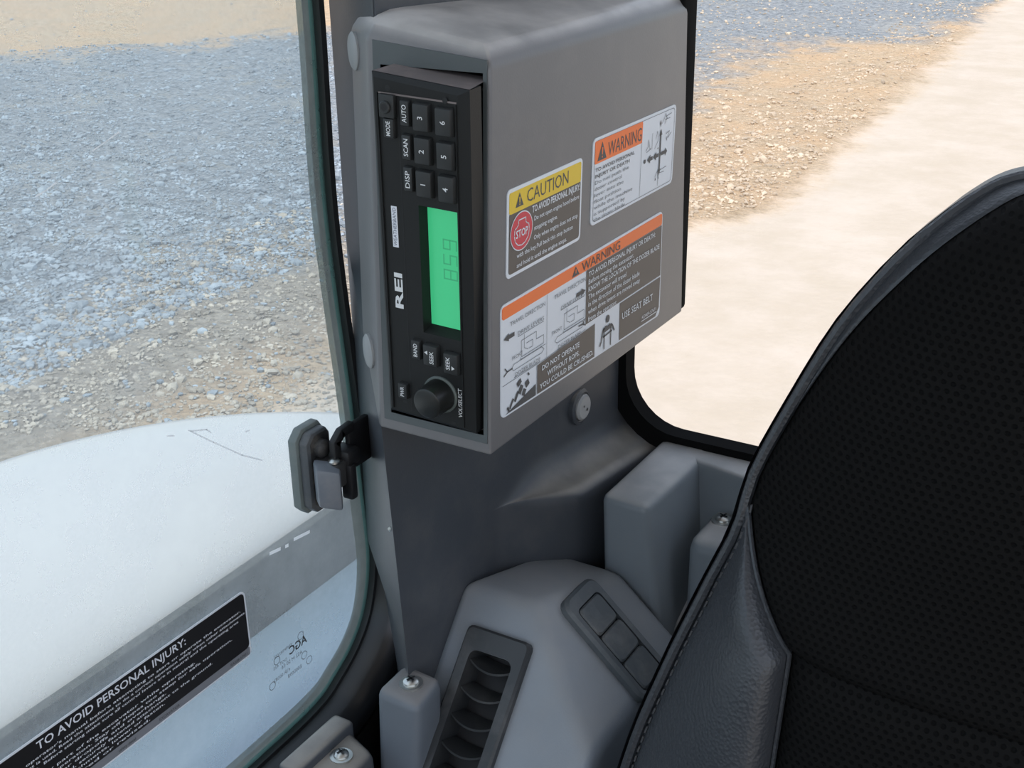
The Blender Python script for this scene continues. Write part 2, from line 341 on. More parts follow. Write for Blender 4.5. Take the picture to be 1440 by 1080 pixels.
# ================================================================== SETTING: ground
GZ = -2.0
def ground_mat():
    m = bpy.data.materials.new('dirt_ground'); m.use_nodes = True; t = m.node_tree; b = t.nodes['Principled BSDF']
    b.inputs['Roughness'].default_value = .95; b.inputs['Specular IOR Level'].default_value = .15
    g = node(t, 'ShaderNodeNewGeometry'); P = g.outputs['Position']
    def nz(scale, det=6, rough=.6):
        n = node(t, 'ShaderNodeTexNoise'); n.inputs['Scale'].default_value = scale; n.inputs['Detail'].default_value = det; n.inputs['Roughness'].default_value = rough
        t.links.new(P, n.inputs['Vector']); return n.outputs[0]
    def mth(op, a, b_=0.0):
        n = node(t, 'ShaderNodeMath', operation=op)
        for i, q in enumerate((a, b_)):
            if isinstance(q, (int, float)): n.inputs[i].default_value = q
            else: t.links.new(q, n.inputs[i])
        return n.outputs[0]
    def mr(x, a, b_, c=0.0, d=1.0):
        n = node(t, 'ShaderNodeMapRange', interpolation_type='SMOOTHSTEP')
        for i, q in enumerate((a, b_, c, d)): n.inputs[i + 1].default_value = q
        t.links.new(x, n.inputs[0]); return n.outputs[0]
    def mix(f, a, b_):
        n = node(t, 'ShaderNodeMix', data_type='RGBA'); t.links.new(f, n.inputs[0])
        for i, q in ((6, a), (7, b_)):
            if isinstance(q, tuple): n.inputs[i].default_value = (*q, 1)
            else: t.links.new(q, n.inputs[i])
        return n.outputs[2]
    sx = node(t, 'ShaderNodeSeparateXYZ'); t.links.new(P, sx.inputs[0]); X, Y = sx.outputs[0], sx.outputs[1]
    n1, n2, n3 = nz(.55), nz(2.2, 8, .7), nz(14, 8, .75)
    wob = mth('ADD', mth('MULTIPLY', mth('SUBTRACT', n1, .5), 3.0), mth('MULTIPLY', mth('SUBTRACT', n2, .5), 1.6))
    # smooth pad to the right of a line running back
    edge = mth('ADD', X, mth('ADD', mth('MULTIPLY', Y, .075), mr(Y, 5.0, 7.6, 3.0, 1.85)))
    pad = mr(mth('ADD', edge, mth('MULTIPLY', mth('SUBTRACT', n2, .5), .7)), -.12, .25)
    # gravel with shade painted in as blue: beyond X<-4.4 and within 15 m, and a painted shadow band far behind
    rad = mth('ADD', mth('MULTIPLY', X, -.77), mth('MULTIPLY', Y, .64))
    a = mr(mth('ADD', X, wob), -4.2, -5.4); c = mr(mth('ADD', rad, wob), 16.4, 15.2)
    gravel_shade = mth('MULTIPLY', a, c)
    far_shade = mth('MULTIPLY', mr(mth('ADD', Y, mth('MULTIPLY', wob, .7)), 14.0, 14.8), mr(mth('ADD', X, mth('MULTIPLY', wob, .8)), -2.8, -3.6))
    far_shade = mth('MULTIPLY', far_shade, mr(X, -9.0, -8.0))
    blue = mth('MAXIMUM', gravel_shade, far_shade)
    dirt = mix(mr(n3, .3, .7), (.46, .34, .22), (.72, .58, .42)); dirt = mix(mr(n2, .35, .72), dirt, (.66, .47, .30))
    stone = mix(mr(n3, .3, .68), (.17, .195, .215), (.43, .46, .485)); stone = mix(mr(n2, .5, .8), stone, (.42, .39, .33)); stone = mix(mr(n1, .5, .72, 0.0, .6), stone, (.44, .44, .42))  # gravel tones with the bluish shade painted in
    padc = mix(mr(n2, .3, .75), (.52, .45, .365), (.60, .525, .45)); padc = mix(mr(n3, .55, .9), padc, (.50, .42, .33))
    sand = mix(mr(n3, .3, .7), (.30, .26, .21), (.52, .47, .40)); dirt = mix(mth('MULTIPLY', mr(X, -3.3, -4.0), mr(Y, 8.0, 6.6)), dirt, sand)
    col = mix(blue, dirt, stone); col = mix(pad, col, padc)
    t.links.new(col, b.inputs['Base Color'])
    vor = node(t, 'ShaderNodeTexVoronoi'); vor.inputs['Scale'].default_value = 26; t.links.new(P, vor.inputs['Vector'])
    hgt = mth('ADD', mth('MULTIPLY', n3, .7), mth('MULTIPLY', vor.outputs[0], .5))
    rough = mr(pad, 0, 1, 1.0, .18)
    bp = node(t, 'ShaderNodeBump'); bp.inputs['Distance'].default_value = .05; t.links.new(rough, bp.inputs['Strength']); t.links.new(hgt, bp.inputs['Height']); t.links.new(bp.outputs[0], b.inputs['Normal'])
    return m
def pad_edge(x, y): return x + .075 * y + 3.0 - 1.15 * sstep(5.0, 7.6, y)
def ground_h(x, y):
    e = pad_edge(x, y)
    r = 1 - sstep(-.3, .3, e)
    v = noise.noise(Vector((x * .7, y * .7, 1))) * .05 + noise.noise(Vector((x * 2.3, y * 2.3, 5))) * .03 + noise.noise(Vector((x * 6, y * 6, 9))) * .015
    v *= .12 + .88 * r
    v += .05 * math.exp(-((e + .25) / .3) ** 2) * (.6 + noise.noise(Vector((y * .8, 3, 3)))) * sstep(5, 8, y)
    return GZ + v
def make_ground():
    xs = np.concatenate([np.linspace(-60, -22, 12), np.linspace(-20, 4, 200), np.linspace(6, 40, 12)])
    ys = np.concatenate([np.linspace(-40, 0, 12), np.linspace(1, 21, 200), np.linspace(23, 60, 14)])
    nx, ny = len(xs), len(ys)
    vs_ = [(x, y, ground_h(x, y)) for y in ys for x in xs]
    fs = [(j * nx + i, j * nx + i + 1, (j + 1) * nx + i + 1, (j + 1) * nx + i) for j in range(ny - 1) for i in range(nx - 1)]
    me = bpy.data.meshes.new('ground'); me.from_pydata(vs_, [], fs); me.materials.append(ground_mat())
    me.polygons.foreach_set('use_smooth', [True] * len(fs))
    return tag(reg(bpy.data.objects.new('ground', me), None), 'pale sandy yard ground with smooth pad and rough dirt', 'ground', kind='structure')
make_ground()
def scatter(name, n, area, size, m, label, catg, parent=None):
    ico = bmesh.new(); bmesh.ops.create_icosphere(ico, subdivisions=1, radius=1)
    bv_ = np.array([v.co[:] for v in ico.verts]); bf = np.array([[v.index for v in f.verts] for f in ico.faces]); ico.free()
    V, Fc, k = [], [], 0
    while k < n:
        px, py = rng.uniform(area[0], area[2]), rng.uniform(area[1], area[3])
        p = on(2, GZ, px, py)
        if not (area[4](p[0], p[1])): 
            if rng.random() > area[5]: continue
        s = size * rng.lognormal(0, .45)
        q = bv_ * (1 + rng.uniform(-.28, .28, (12, 1))) * np.array([s, s * rng.uniform(.6, 1), s * rng.uniform(.45, .8)])
        a = rng.uniform(0, 6.28); q = q @ np.array([[math.cos(a), -math.sin(a), 0], [math.sin(a), math.cos(a), 0], [0, 0, 1]])
        V.append(q + np.array([p[0], p[1], ground_h(p[0], p[1]) + s * .25])); Fc.append(bf + 12 * k); k += 1
    V = np.concatenate(V); Fc = np.concatenate(Fc)
    me = bpy.data.meshes.new(name); me.from_pydata(V.tolist(), [], Fc.tolist()); me.materials.append(MT[m])
    o = reg(bpy.data.objects.new(name, me), parent); return tag(o, label, catg if parent is None else None, kind='stuff')
grv = scatter('gravel', 20000, (-60, -30, 520, 600, lambda x, y: x < -4.4 and -.77 * x + .64 * y < 16, .03), .0105, 'stone', 'crushed stone gravel outside the side window, shade tinted bluish into its colour', 'gravel')
scatter('pebbles', 5000, (-60, 200, 520, 610, lambda x, y: x > -5.2, .0), .009, 'pebble', 'greyish pebbles strewn over sandy dirt next to the hood', 'pebbles', grv)
scatter('dirt_clods', 4500, (880, 0, 1440, 420, lambda x, y: -1.0 < pad_edge(x, y) < -.05 or pad_edge(x, y) < -1.0 and rng.random() < .5, .0), .011, 'clod', 'loose tan dirt clods along the edge of the smooth pad', 'dirt')

# ================================================================== machine body outside (pale hood, step, deck)
mb = thing('machine_hood', (-.6, .25, GZ), 'pale painted rounded engine hood of the machine outside side window', 'hood')
HC = (-.5, .25); HR = .53
# hood built as a plan outline lofted downwards with a rolled rim
def hood2():
    out = []
    for k in range(25):
        a = math.radians(0 + 92 * k / 24); out.append((-.5 + .0 - HR * math.sin(a), HC[1] + HR * math.cos(a)))
    # outline runs: rear -> outer corner -> forwards -> back along inner side
    outer = [(-.30, HC[1] + HR * .93)] + out + [(-1.05, -.3), (-1.05, -1.4)]
    inner_x = -.555
    poly = [p for p in outer if p[0] < -.64] + [(inner_x, -1.4), (inner_x, -.6), (inner_x, 0.0), (inner_x, .3), (inner_x, .5), (inner_x, .64), (-.562, .70), (-.585, .745)]
    cx, cy = -.78, .2
    rings = []
    for ins, z in ((.0, -1.15), (.0, -.50), (.004, -.465), (.016, -.438), (.035, -.422), (.06, -.414)):
        ring = []
        n = len(poly)
        for i in range(n):
            a, p, b = Vector(poly[i - 1]), Vector(poly[i]), Vector(poly[(i + 1) % n])
            d = ((p - a).normalized() + (b - p).normalized())
            nn = Vector((-d.y, d.x)); nn = nn.normalized() if nn.length > 1e-6 else Vector((0, 0))
            if (Vector((cx, cy)) - p).dot(nn) < 0: nn = -nn
            q = p + nn * ins; ring.append((q.x, q.y, z + (-.03 * (cy - q.y) if q.y < cy else 0)))
        rings.append(ring)
    n = len(rings[0]); vs_ = [p for r in rings for p in r]; fs = []
    for k in range(len(rings) - 1):
        for i in range(n): fs.append((k * n + i, k * n + (i + 1) % n, (k + 1) * n + (i + 1) % n, (k + 1) * n + i))
    last = rings[-1]; c = (-.76, .25, -.404)       # gently crowned top
    for f in (.66, .33):
        vs_ += [(c[0] + (p[0] - c[0]) * f, c[1] + (p[1] - c[1]) * f, p[2] + (c[2] - p[2]) * (1 - f * f)) for p in last]
    m0 = len(rings) * n
    for k in (-1, 0):
        for i in range(n): fs.append((m0 + k * n + i, m0 + k * n + (i + 1) % n, m0 + (k + 1) * n + (i + 1) % n, m0 + (k + 1) * n + i))
    vs_.append(c); e = len(vs_) - 1
    for i in range(n): fs.append((m0 + n + i, m0 + n + (i + 1) % n, e))
    return mk('hood_shell', vs_, fs, 'hood', mb, smooth=True, ang=50)
hood2()
mk('step_riser', bv((-.560, -1.4, -.58), (-.546, .76, -.436)), BF, 'grip', mb, bev=.004)
box('deck', (-.552, -1.4, -.64), (-.175, .76, -.520), 'deck', mb, bev=.012)
box('lower_body', (-1.0, -1.4, -1.3), (.95, .55, -1.0), 'track', mb, bev=.03)
for x0, x1 in ((-1.0, -.6), (.55, .95)):
    pr = [(-1.55, GZ + .35), (-1.5, GZ + .1), (-1.35, GZ - .01), (.55, GZ - .01), (.7, GZ + .1), (.75, GZ + .35), (.6, GZ + .62), (-1.4, GZ + .62)]
    prism('crawler_track', pr, x0, x1, 'track', mb, frame((0, 0, 0), (0, 1, 0), (0, 0, 1)), bev=.02)
box('slew_frame', (-.45, -.8, -1.75), (.45, .2, -1.25), 'track', mb)

# ================================================================== cab shell
flo = box('floor', (-.16, -1.35, -1.0), (.98, .30, -.95), 'floor'); tag(flo, kind='structure')
ce = box('unseen_shade_ceiling', (-.22, -1.50, .90), (1.02, .34, .96), 'unseen_shade_ceiling', bev=.01); tag(ce, kind='structure')  # unseen cab roof, front overhang lengthened to keep sun off the floor

# glass outline on the plane of the side window (Y,Z)
OUT = cat([(.020, .80), (.026, .60), (.036, .33), (.0405, .216), (.0395, .0996), (.049, -.02), (.0535, -.09), (.0552, -.135), (.047, -.168), (.0319, -.1878), (.012, -.2005), (-.0092, -.2087), (-.059, -.2119), (-.2, -.213), (-1.0, -.213)], 6)
def offs(path, d):
    out = []
    for i, p in enumerate(path):
        a = path[max(0, i - 1)]; b = path[min(len(path) - 1, i + 1)]
        t = Vector((b[0] - a[0], b[1] - a[1])).normalized(); nn = Vector((-t.y, t.x))   # left of travel (down, then forwards) = outside
        out.append((p[0] + nn.x * d, p[1] + nn.y * d))
    return out
def wall_right():
    o = offs(OUT, .004); vs_, fs = [], []
    sel = [p for p in o if p[1] < -.10]
    ring = sel + [(-1.3, -.213), (-1.3, -.98), (.24, -.98), (.24, -.10)]
    return prism('wall_right', ring, 0, .018, 'frame_dark', None, lambda p: (-.140 + p[2], p[0], p[1]))
tag(wall_right(), kind='structure')
tag(box('wall_rear', (-.06, .262, -.98), (.95, .285, -.160), 'cabpaint'), kind='structure')
tag(box('front_light_block', (-.16, -1.34, -.98), (.97, -1.30, -.08), 'cabpaint'), kind='structure')  # unseen lower front panel, added to block light from the front
tag(box('wall_left', (.95, -.5, -.98), (.985, .28, -.35), 'cabpaint'), kind='structure')
for i, (lo, hi) in enumerate((((-.17, -1.35, -.98), (-.11, -1.27, .91)), ((.92, -1.35, -.98), (.98, -1.27, .91)), ((.92, .22, -.98), (.98, .29, .91)))):
    tag(box('trim_%d' % (i + 1), lo, hi, 'cabpaint', bev=.008), kind='structure')

# ---- side window
w1 = thing('window_1', (-.13, -.45, -.213), 'tinted dusty side window with rounded corner and black decal', None, 'structure')
def glass_poly(x0, x1, path, name, m, parent):
    return prism(name, path, 0, x1 - x0, m, parent, lambda p: (x0 + p[2], p[0], p[1]))
gp = OUT + [(-1.05, -.20), (-1.07, .80)]
gl = mk('glass', [(-.132, p[0], p[1]) for p in gp], [tuple(range(len(gp)))], 'glass', w1)
i1 = offs(OUT, -.0125)
n_ = len(OUT)
mk('edge_band', [(-.1314, *p) for p in OUT] + [(-.1314, *p) for p in i1], [(i, i + 1, n_ + i + 1, n_ + i) for i in range(n_ - 1)], 'glass_edge', w1)
i2 = offs(OUT, -.0035)
mk('glass_rim', [(-.1306, *p) for p in OUT] + [(-.1306, *p) for p in i2] + [(-.136, *p) for p in OUT], [(i, i + 1, n_ + i + 1, n_ + i) for i in range(n_ - 1)] + [(i, i + 1, 2 * n_ + i + 1, 2 * n_ + i) for i in range(n_ - 1)], 'glass_rim', w1)
sec = [(0, -.006), (.006, -.006), (.006, .004), (.003, .007), (0, .006)]
sweep('seal', [(-.132, *p) for p in OUT], sec, 'black_soft', w1, up=(1, 0, 0), ang=60)
low = [p for p in OUT if p[1] < -.136]
sweep('weatherstrip', [(-.122, *p) for p in offs(low, .003)], [(-.001, -.008), (.017, -.008), (.018, .012), (.014, .0205), (.009, .0215), (.003, .019), (-.002, .010)], 'rubber_gloss', w1, up=(1, 0, 0), ang=60)

# decal on the glass
TG = lambda p: (-.1298 + p[2], p[0], p[1])
dz0, dz1, dy0, dy1 = -.1385, -.0945, -.285, -.060
dec = prism('glass_decal', rrect(dy0, dz0, dy1, dz1, .004), 0, .0003, 'sticker_white', w1, TG); tag(dec, 'black safety decal with white border on glass')
prism('decal_field', rrect(dy0 + .0013, dz0 + .006, dy1 - .0013, dz1 - .0013, .0028), .0003, .0005, 'sticker_black', dec, TG)
prism('decal_strip', rrect(dy0 + .0013, dz0 + .0011, dy1 - .0013, dz0 + .0062, .0008), .0003, .00045, 'sticker_grey', dec, TG)
text('lettering', 'TO AVOID PERSONAL INJURY:', -.2068, -.1020, .0046, 'badge_white', dec, TG, .0008, width=.0990, bold=.012)
lines = ['Read and understand the operator\'s manual before attempting to start or operate the excavator.',
 'Make sure the correct attachment is used. Read the attachment to do a correct operation safely when other attachments',
 'are installed in the specified bucket.  Before starting make sure all control levers are in neutral and the operating area',
 'is clear of bystanders.',
 'Do not allow riders on any part of the excavator while operating.',
 'Before operating starting the operation. Stay off slopes too steep for safe operation.',
 'Avoid cables and obstacles or dropoffs and overhangs.',
 'When leaving place machine on level, securely fastened attachment to the ground.',
 'Remove the key and lower all attachments, lower or fasten.',
 'Replace any decal not repaired or revised.']
ends = [-.0655, -.0625, -.0680, -.2, -.1035, -.0745, -.126, -.0912, -.128, -.139]
for k, (ln, e) in enumerate(zip(lines, ends)):
    st = -.268; wd = e - st
    if k == 3: continue
    text('lettering', ln, st, -.1064 - k * .00272, .00150, 'badge_white', dec, TG, .0008, width=wd, bold=.008)
for s_, y_ in (('RA228-57431', -.0640), ('EXCAVATOR', -.118), ('safety decal', -.150)):
    text('lettering', s_, y_, dz0 + .0024, .0018, 'ink', dec, TG, .0006, align='R')
# mirrored maker's stamp etched on the glass
st = text('glass_stamp', 'AGC', -.0128, -.1585, .0056, 'ink', w1, TG, .0004, width=.0165, bold=.02, mirror=True)
for k, (s_, dy, dz, hh) in enumerate((('TEMPERLITE', -.026, -.1535, .0022), ('AS2 M 50 E6', -.018, -.1640, .0026), ('43R 00082', -.030, -.1690, .0024), ('E000098', -.020, -.1735, .0026), ('DOT 435', -.032, -.1605, .0022))):
    text('stamp_lettering', s_, dy, dz, hh, 'ink_soft', st, TG, .0004, mirror=True)
for cy, cz in ((-.018, -.1512), (-.0405, -.1555), (-.0165, -.1665), (-.0465, -.1700), (-.0125, -.1725)):
    ribbon('stamp_ring', [[(a, b) for a, b in circ(cy, cz, .0026, 14)] + [(cy + .0026, cz)]], .0004, .0004, 'ink_soft', st, TG)
# painted reflection dashes, then scratches and specks on the glass
for pl in ([(380, 778), (393, 772)], [(402, 768), (404, 767)], [(414, 758), (434, 748)]):
    q = [on(0, -.1306, *p) for p in pl]
    ribbon('scratch_glint', [[(a[1], a[2]) for a in q]], .0022, .0, 'scratch_glint', w1, lambda p: (-.1304, p[0], p[1]))
for pl in ([(265, 605), (300, 622), (340, 640), (368, 647)], [(268, 606), (290, 604), (296, 608)], [(235, 613), (244, 613)], [(345, 607), (350, 605)], [(130, 212), (150, 198), (166, 186)], [(50, 276), (64, 268), (78, 257)]):
    q = [on(0, -.1306, *p) for p in pl]
    ribbon('scratch_glint', [[(a[1], a[2]) for a in q]], .0008, .0, 'scratch_glint', w1, lambda p: (-.1304, p[0], p[1]))

# window latch: pad on the glass, lever, catch bracket on the pillar
def latch():
    T = lambda p: (-.130 + p[2], p[0], p[1])
    oct_ = lambda y0, z0, y1, z1, c: [(y0 + c, z0), (y1 - c * .6, z0), (y1, z0 + c * .9), (y1, z1 - c * .9), (y1 - c * .6, z1), (y0 + c, z1), (y0, z1 - c), (y0, z0 + c)]
    base = prism('window_latch', oct_(-.0125, -.0705, .0125, -.0155, .006), 0, .006, 'gasket', w1, T, bev=.001)
    tag(base, 'grey and black window latch with catch bracket')
    prism('latch_base', oct_(-.0105, -.0685, .0105, -.0175, .005), .006, .0125, 'latch_mid', base, T, bev=.0012)
    prism('latch_well', oct_(-.0075, -.0660, .0090, -.0195, .004), .0124, .0129, 'latch_dark', base, T)
    lathe('pivot_screw', [(.0055, .0), (.0055, .004), (.004, .0055), (.0006, .006)], 'latch_dark', base, frame((-.1175, .0, -.028), (0, 1, 0), (0, 0, 1)), 18)
    box('latch_arm', (-.119, -.0065, -.049), (-.100, .0075, -.033), 'latch_dark', base, bev=.002)
    Tl = frame((-.110, -.006, -.040), (.72, .69, 0), (0, 0, 1))
    mk('lever', [Tl(p) for p in [(-.006, -.018, -.001), (.0095, -.022, -.001), (.0095, .006, -.001), (-.006, .010, -.001), (-.005, -.017, .011), (.0085, -.021, .011), (.0085, .004, .011), (-.005, .008, .011)]], BF, 'latch_grey', base, bev=.0022)
    box('catch_tab', (-.1045, .0015, -.0585), (-.0965, .0075, -.036), 'black', base, bev=.0015)
    box('latch_tongue', (-.112, .002, -.0385), (-.0980, .014, -.028), 'black', base, bev=.002)
    lathe('latch_screw', [(.0035, 0), (.0035, .001), (.0022, .002), (.0005, .0022)], 'steel', base, frame((-.1045, -.003, -.0330), (1, 0, 0), (0, 1, 0)), 14)
    # catch bracket: plate standing off the pillar, with a bent loop reaching to the tongue
    br = mk('catch_bracket', [(x, y, z) for x, y, z in bv((-.1075, .0115, -.045), (-.1040, .031, -.0165))], BF, 'black', base, bev=.0008)
    pth = [(-.1058, .0150, -.0180), (-.1058, .0060, -.0185), (-.1058, .0005, -.0225), (-.1058, .0005, -.037)]
    for a, b in zip(pth[:-1], pth[1:]):
        a, b = Vector(a), Vector(b); d = (b - a).normalized(); s = Vector((1, 0, 0)); q = d.cross(s).normalized()
        vs_ = [e + s * i * .0022 + q * j * .0030 for e in (a - d * .0015, b + d * .0015) for i, j in ((-1, -1), (1, -1), (1, 1), (-1, 1))]
        mk('bracket_loop', vs_, BF, 'black', br, bev=.0008)
latch()

# ---- rear window
w2 = thing('window_2', (.45, .25, -.10), 'clear rear window with thick black rubber gasket', None, 'structure')
rp = [(x, .246, z) for x, z in rrect(-.0370, -.0945,   .93, .82, .040, 8)]
sweep('rear_gasket', rp, [(-.0, -.008), (.014, -.008), (.014, .008), (-.0, .006)], 'matte_black', w2, closed=True, up=(0, 1, 0), ang=50)
mk('rear_glass', [(p[0], .252, p[2]) for p in rp], [tuple(range(len(rp)))], 'glass_rear', w2)

# ================================================================== pillar cover
pc = thing('pillar_cover', (-.09, .12, -.95), 'dark grey plastic pillar cover behind radio housing, flaring into a ledge', 'pillar cover')
def wallx(y, z):
    b = -.0715 - .052 * (min(max(z, -.25), .1) + .02); e = -.0425
    t = (y - .004) / .236
    x = b + (e - b) * t
    x -= .006 * math.sin(math.pi * min(1, max(0, t)))
    ledge = sstep(.100, .160, y); r = .022; q = .010
    if z > -.104 + r: off = 0
    elif z > -.104:
        d = (z + .104); off = r - math.sqrt(max(0, r * r - (r - d) ** 2))
    elif z > -.104 - q: off = r + math.sqrt(max(0, q * q - (q + (z + .104)) ** 2)) if False else r + q * math.sin(math.acos(max(-1, min(1, (z + .104 + q) / q))))
    else: off = r + q
    return x + off * ledge
def pillar():
    zs = list(np.linspace(.90, .0, 12)) + list(np.linspace(-.01, -.065, 6)) + list(-.104 + .022 * (1 - np.sin(np.linspace(.1, math.pi / 2, 9)))) + [-.1041, -.1046, -.1055, -.107, -.109, -.1115, -.114, -.116] + list(np.linspace(-.12, -.5, 12)) + [-.95]
    zs = sorted(set(round(float(z), 5) for z in zs), reverse=True)
    ys = np.linspace(.004, .246, 48); rings = []
    for z in zs:
        p1x = wallx(.004, z)
        bk = .022 * sstep(.0, .012, z)
        lb = .013 * sstep(.125, .165, -z)
        ring = [(-.134, .061 + lb, z), (-.1285, .052 + lb, z), (p1x - .004, .0045 + bk, z), (p1x, .0015 + bk, z)]
        ring += [(wallx(y, z), max(y, .002 + bk), z) for y in ys]
        ring += [(-.060, .262, z), (-.134, .262, z)]
        rings.append(ring)
    return loft('pillar_shell', rings, 'pillar', pc, ang=40)
pillar()
px_, py_, pz_ = wallx(.196, -.070), .196, -.066
TP = frame((px_ + .0002, py_, pz_), (0, 1, 0), (0, 0, 1))
lathe('plug_recess', [(.0130, -.004), (.0130, .0006), (.0105, .0016), (.0102, .0004)], 'pillar', pc, TP, 24)
pg_ = lathe('screw_plug', [(.0092, -.003), (.0092, .0022), (.0080, .0036), (.0006, .0040)], 'plug', pc, TP, 24)
fills('plug_slot', [circ(.002, -.002, .0012, 8), circ(-.0025, .0018, .0009, 8)], .0043, 'ink', pg_, TP)
# a fleck of bare metal on the pillar edge
lathe('rivet', [(.0016, -.001), (.0016, .0006), (.0004, .001)], 'steel', pc, frame((wallx(.004, -.07) - .004, .0046, -.072), (1, 0, 0), (0, 0, 1)), 10)

# ================================================================== radio housing
rh = thing('radio_housing', (-.05, .12, -.004), 'grey plastic box housing with three warning stickers, holding the radio', 'housing')
def housing():
    def ring(z, k, top=0.0, ins=0):
        l = .045 * z + ins; e = .2465 - .045 * z - ins * .3; cx, cy = -.0715 - .027 * k, .022 * k
        return [(-.0715 + ins * .6, l, z + top), (-ins, l, z), (-ins, e, z), (-.085, e, z), (-.112 + ins, .06 + l, z + top), (cx + ins * .8, cy + .0002 + l, z + top)]
    rings = [ring(-.0045, .08), ring(.040, 1.0), ring(.193, 1.0, .009), ring(.1965, 1.0, .009, .0008), ring(.2010, 1.0, .009, .0035), ring(.2040, 1.0, .009, .0075), ring(.2056, 1.0, .009, .014)]
    o = loft('housing_shell', rings, 'housing', rh, bev=.0045, seg=4, limit=33)
    carve(o, bv((-.0637, -.05, .0065), (-.0040, .13, .1920)))
    return o
housing()
box('recess_back', (-.0630, .118, .006), (-.0048, .121, .193), 'black', rh)
mk('back_gasket', bv((-.112, .232, -.0040), (-.0006, .2550, .206)), BF, 'matte_black', rh, bev=.003, seg=3)
mk('panel_seam', [(x, y + .045 * z, z) for x, y, z in bv((-.0686, -.0002, .010), (-.0681, .0004, .200))], BF, 'black', rh)
def fascia():
    o = [(-.0682, .002), (-.0018, .002), (-.0018, .198), (-.0682, .2035)]; h = [(-.0637, .0065), (-.0040, .0065), (-.0040, .1920), (-.0637, .1920)]
    P = lambda pl, d: [(x, .045 * z + d, z) for x, z in pl]
    vs_ = P(o, .0003) + P(o, -.0006) + P(h, -.0006) + P(h, .004); fs = []
    for a in (0, 4, 8):
        for i in range(4): fs.append((a + i, a + (i + 1) % 4, a + 4 + (i + 1) % 4, a + 4 + i))
    mk('front_fascia', vs_, fs, 'fascia', rh, ang=30)
fascia()
nc = Vector((-.03, -.0295, 0)).normalized(); nch = Vector((-.022, -.027, 0)).normalized()
for z_, px_c in ((.194, -.0925), (.0335, -.0860)):
    Tq = frame((px_c, (-.0715 - px_c) * .8148 + .0001 + .045 * z_, z_), (.775, -.632, 0), (0, 0, 1), nch)
    lathe('trim_plug', [(.0098, -.002), (.0098, .0012), (.0085, .0022), (.0006, .0026)], 'plug_grey', rh, Tq, 24)

# ---- stickers on the side face
def sticker(name, y0, z0, y1, z1, r, m, label):
    T = lambda p: (.0003 + p[2], p[0] + .06 * (p[1] - .11), p[1])
    s = prism(name, rrect(y0, z0, y1, z1, r), -.0003, .0002, m, rh, T); tag(s, label); return s, T
# caution sticker
y0, z0, y1, z1 = .0195, .0872, .0990, .1330
st_, T = sticker('caution_sticker', y0, z0, y1, z1, .003, 'sticker_white', 'yellow and dark caution sticker with red stop sign')
bo = .0019
prism('dark_field', rrect(y0 + bo, z0 + bo, y1 - bo, z1 - .012, .0018), .0002, .0004, 'sticker_dark', st_, T)
prism('yellow_banner', rrect(y0 + bo, z1 - .0128, y1 - bo, z1 - bo, .0012), .0002, .0005, 'sticker_yellow', st_, T)
def tri(x, y, s): return [(x - s * .55, y), (x + s * .55, y), (x, y + s)]
def alert(parent, T, x, y, s, h, m='ink', bgm='sticker_yellow'):
    fills('alert_triangle', [tri(x, y, s)], h, m, parent, T)
    fills('alert_mark', [[(x - s * .05, y + s * .28), (x + s * .05, y + s * .28), (x + s * .08, y + s * .68), (x - s * .08, y + s * .68)], circ(x, y + s * .16, s * .06, 8)], h + .0001, bgm, parent, T)
alert(st_, T, .0310, .1225, .0072, .0006)
text('lettering', 'CAUTION', .0385, .1226, .0070, 'ink', st_, T, .0006, width=.0440)
text('lettering', 'TO AVOID PERSONAL INJURY:', .0440, .1160, .0034, 'sticker_white', st_, T, .0006, width=.0520, bold=.02)
for k, (s_, wd, x_) in enumerate((('Do not open engine hood before', .0490, .0463), ('stopping engine.', .0250, .0463), ('Only when engine does not stop', .0480, .0463), ('with the key.Pull back this stop button', .0600, .0290), ('and hold it until the engine stops.', .0535, .0290))):
    text('lettering', s_, x_,   .1113 - k * .0051, .0024, 'sticker_white', st_, T, .0006, width=wd, bold=.008)
def disc(name, x, y, rx, ry, h, m): return fills(name, [[(x + rx * math.cos(a), y + ry * math.sin(a)) for a in np.linspace(0, 2 * math.pi, 32, endpoint=False)]], h, m, st_, T)
disc('stop_ring', .0334, .1094, .0113, .0102, .0006, 'sticker_white'); disc('stop_disc', .0334, .1094, .0107, .0096, .0007, 'red')
eng = [(-.0035, .0065), (.0038, .0065), (.0038, .0042), (.0052, .0030), (.0070, .0022), (.0075, -.001), (.0066, -.0045), (.0035, -.0070), (0, -.0078), (-.0038, -.0070), (-.0066, -.0045), (-.0075, -.001), (-.0070, .0022), (-.0050, .0030), (-.0035, .0042), (-.0035, .0065)]
ribbon('stop_outline', [[(.0334 + a, .1094 + b * .95) for a, b in eng]], .0006, .0008, 'sticker_white', st_, T)
text('lettering', 'STOP', .0334, .1066, .0040, 'sticker_white', st_, T, .0009, width=.0120, align='C', bold=.02)

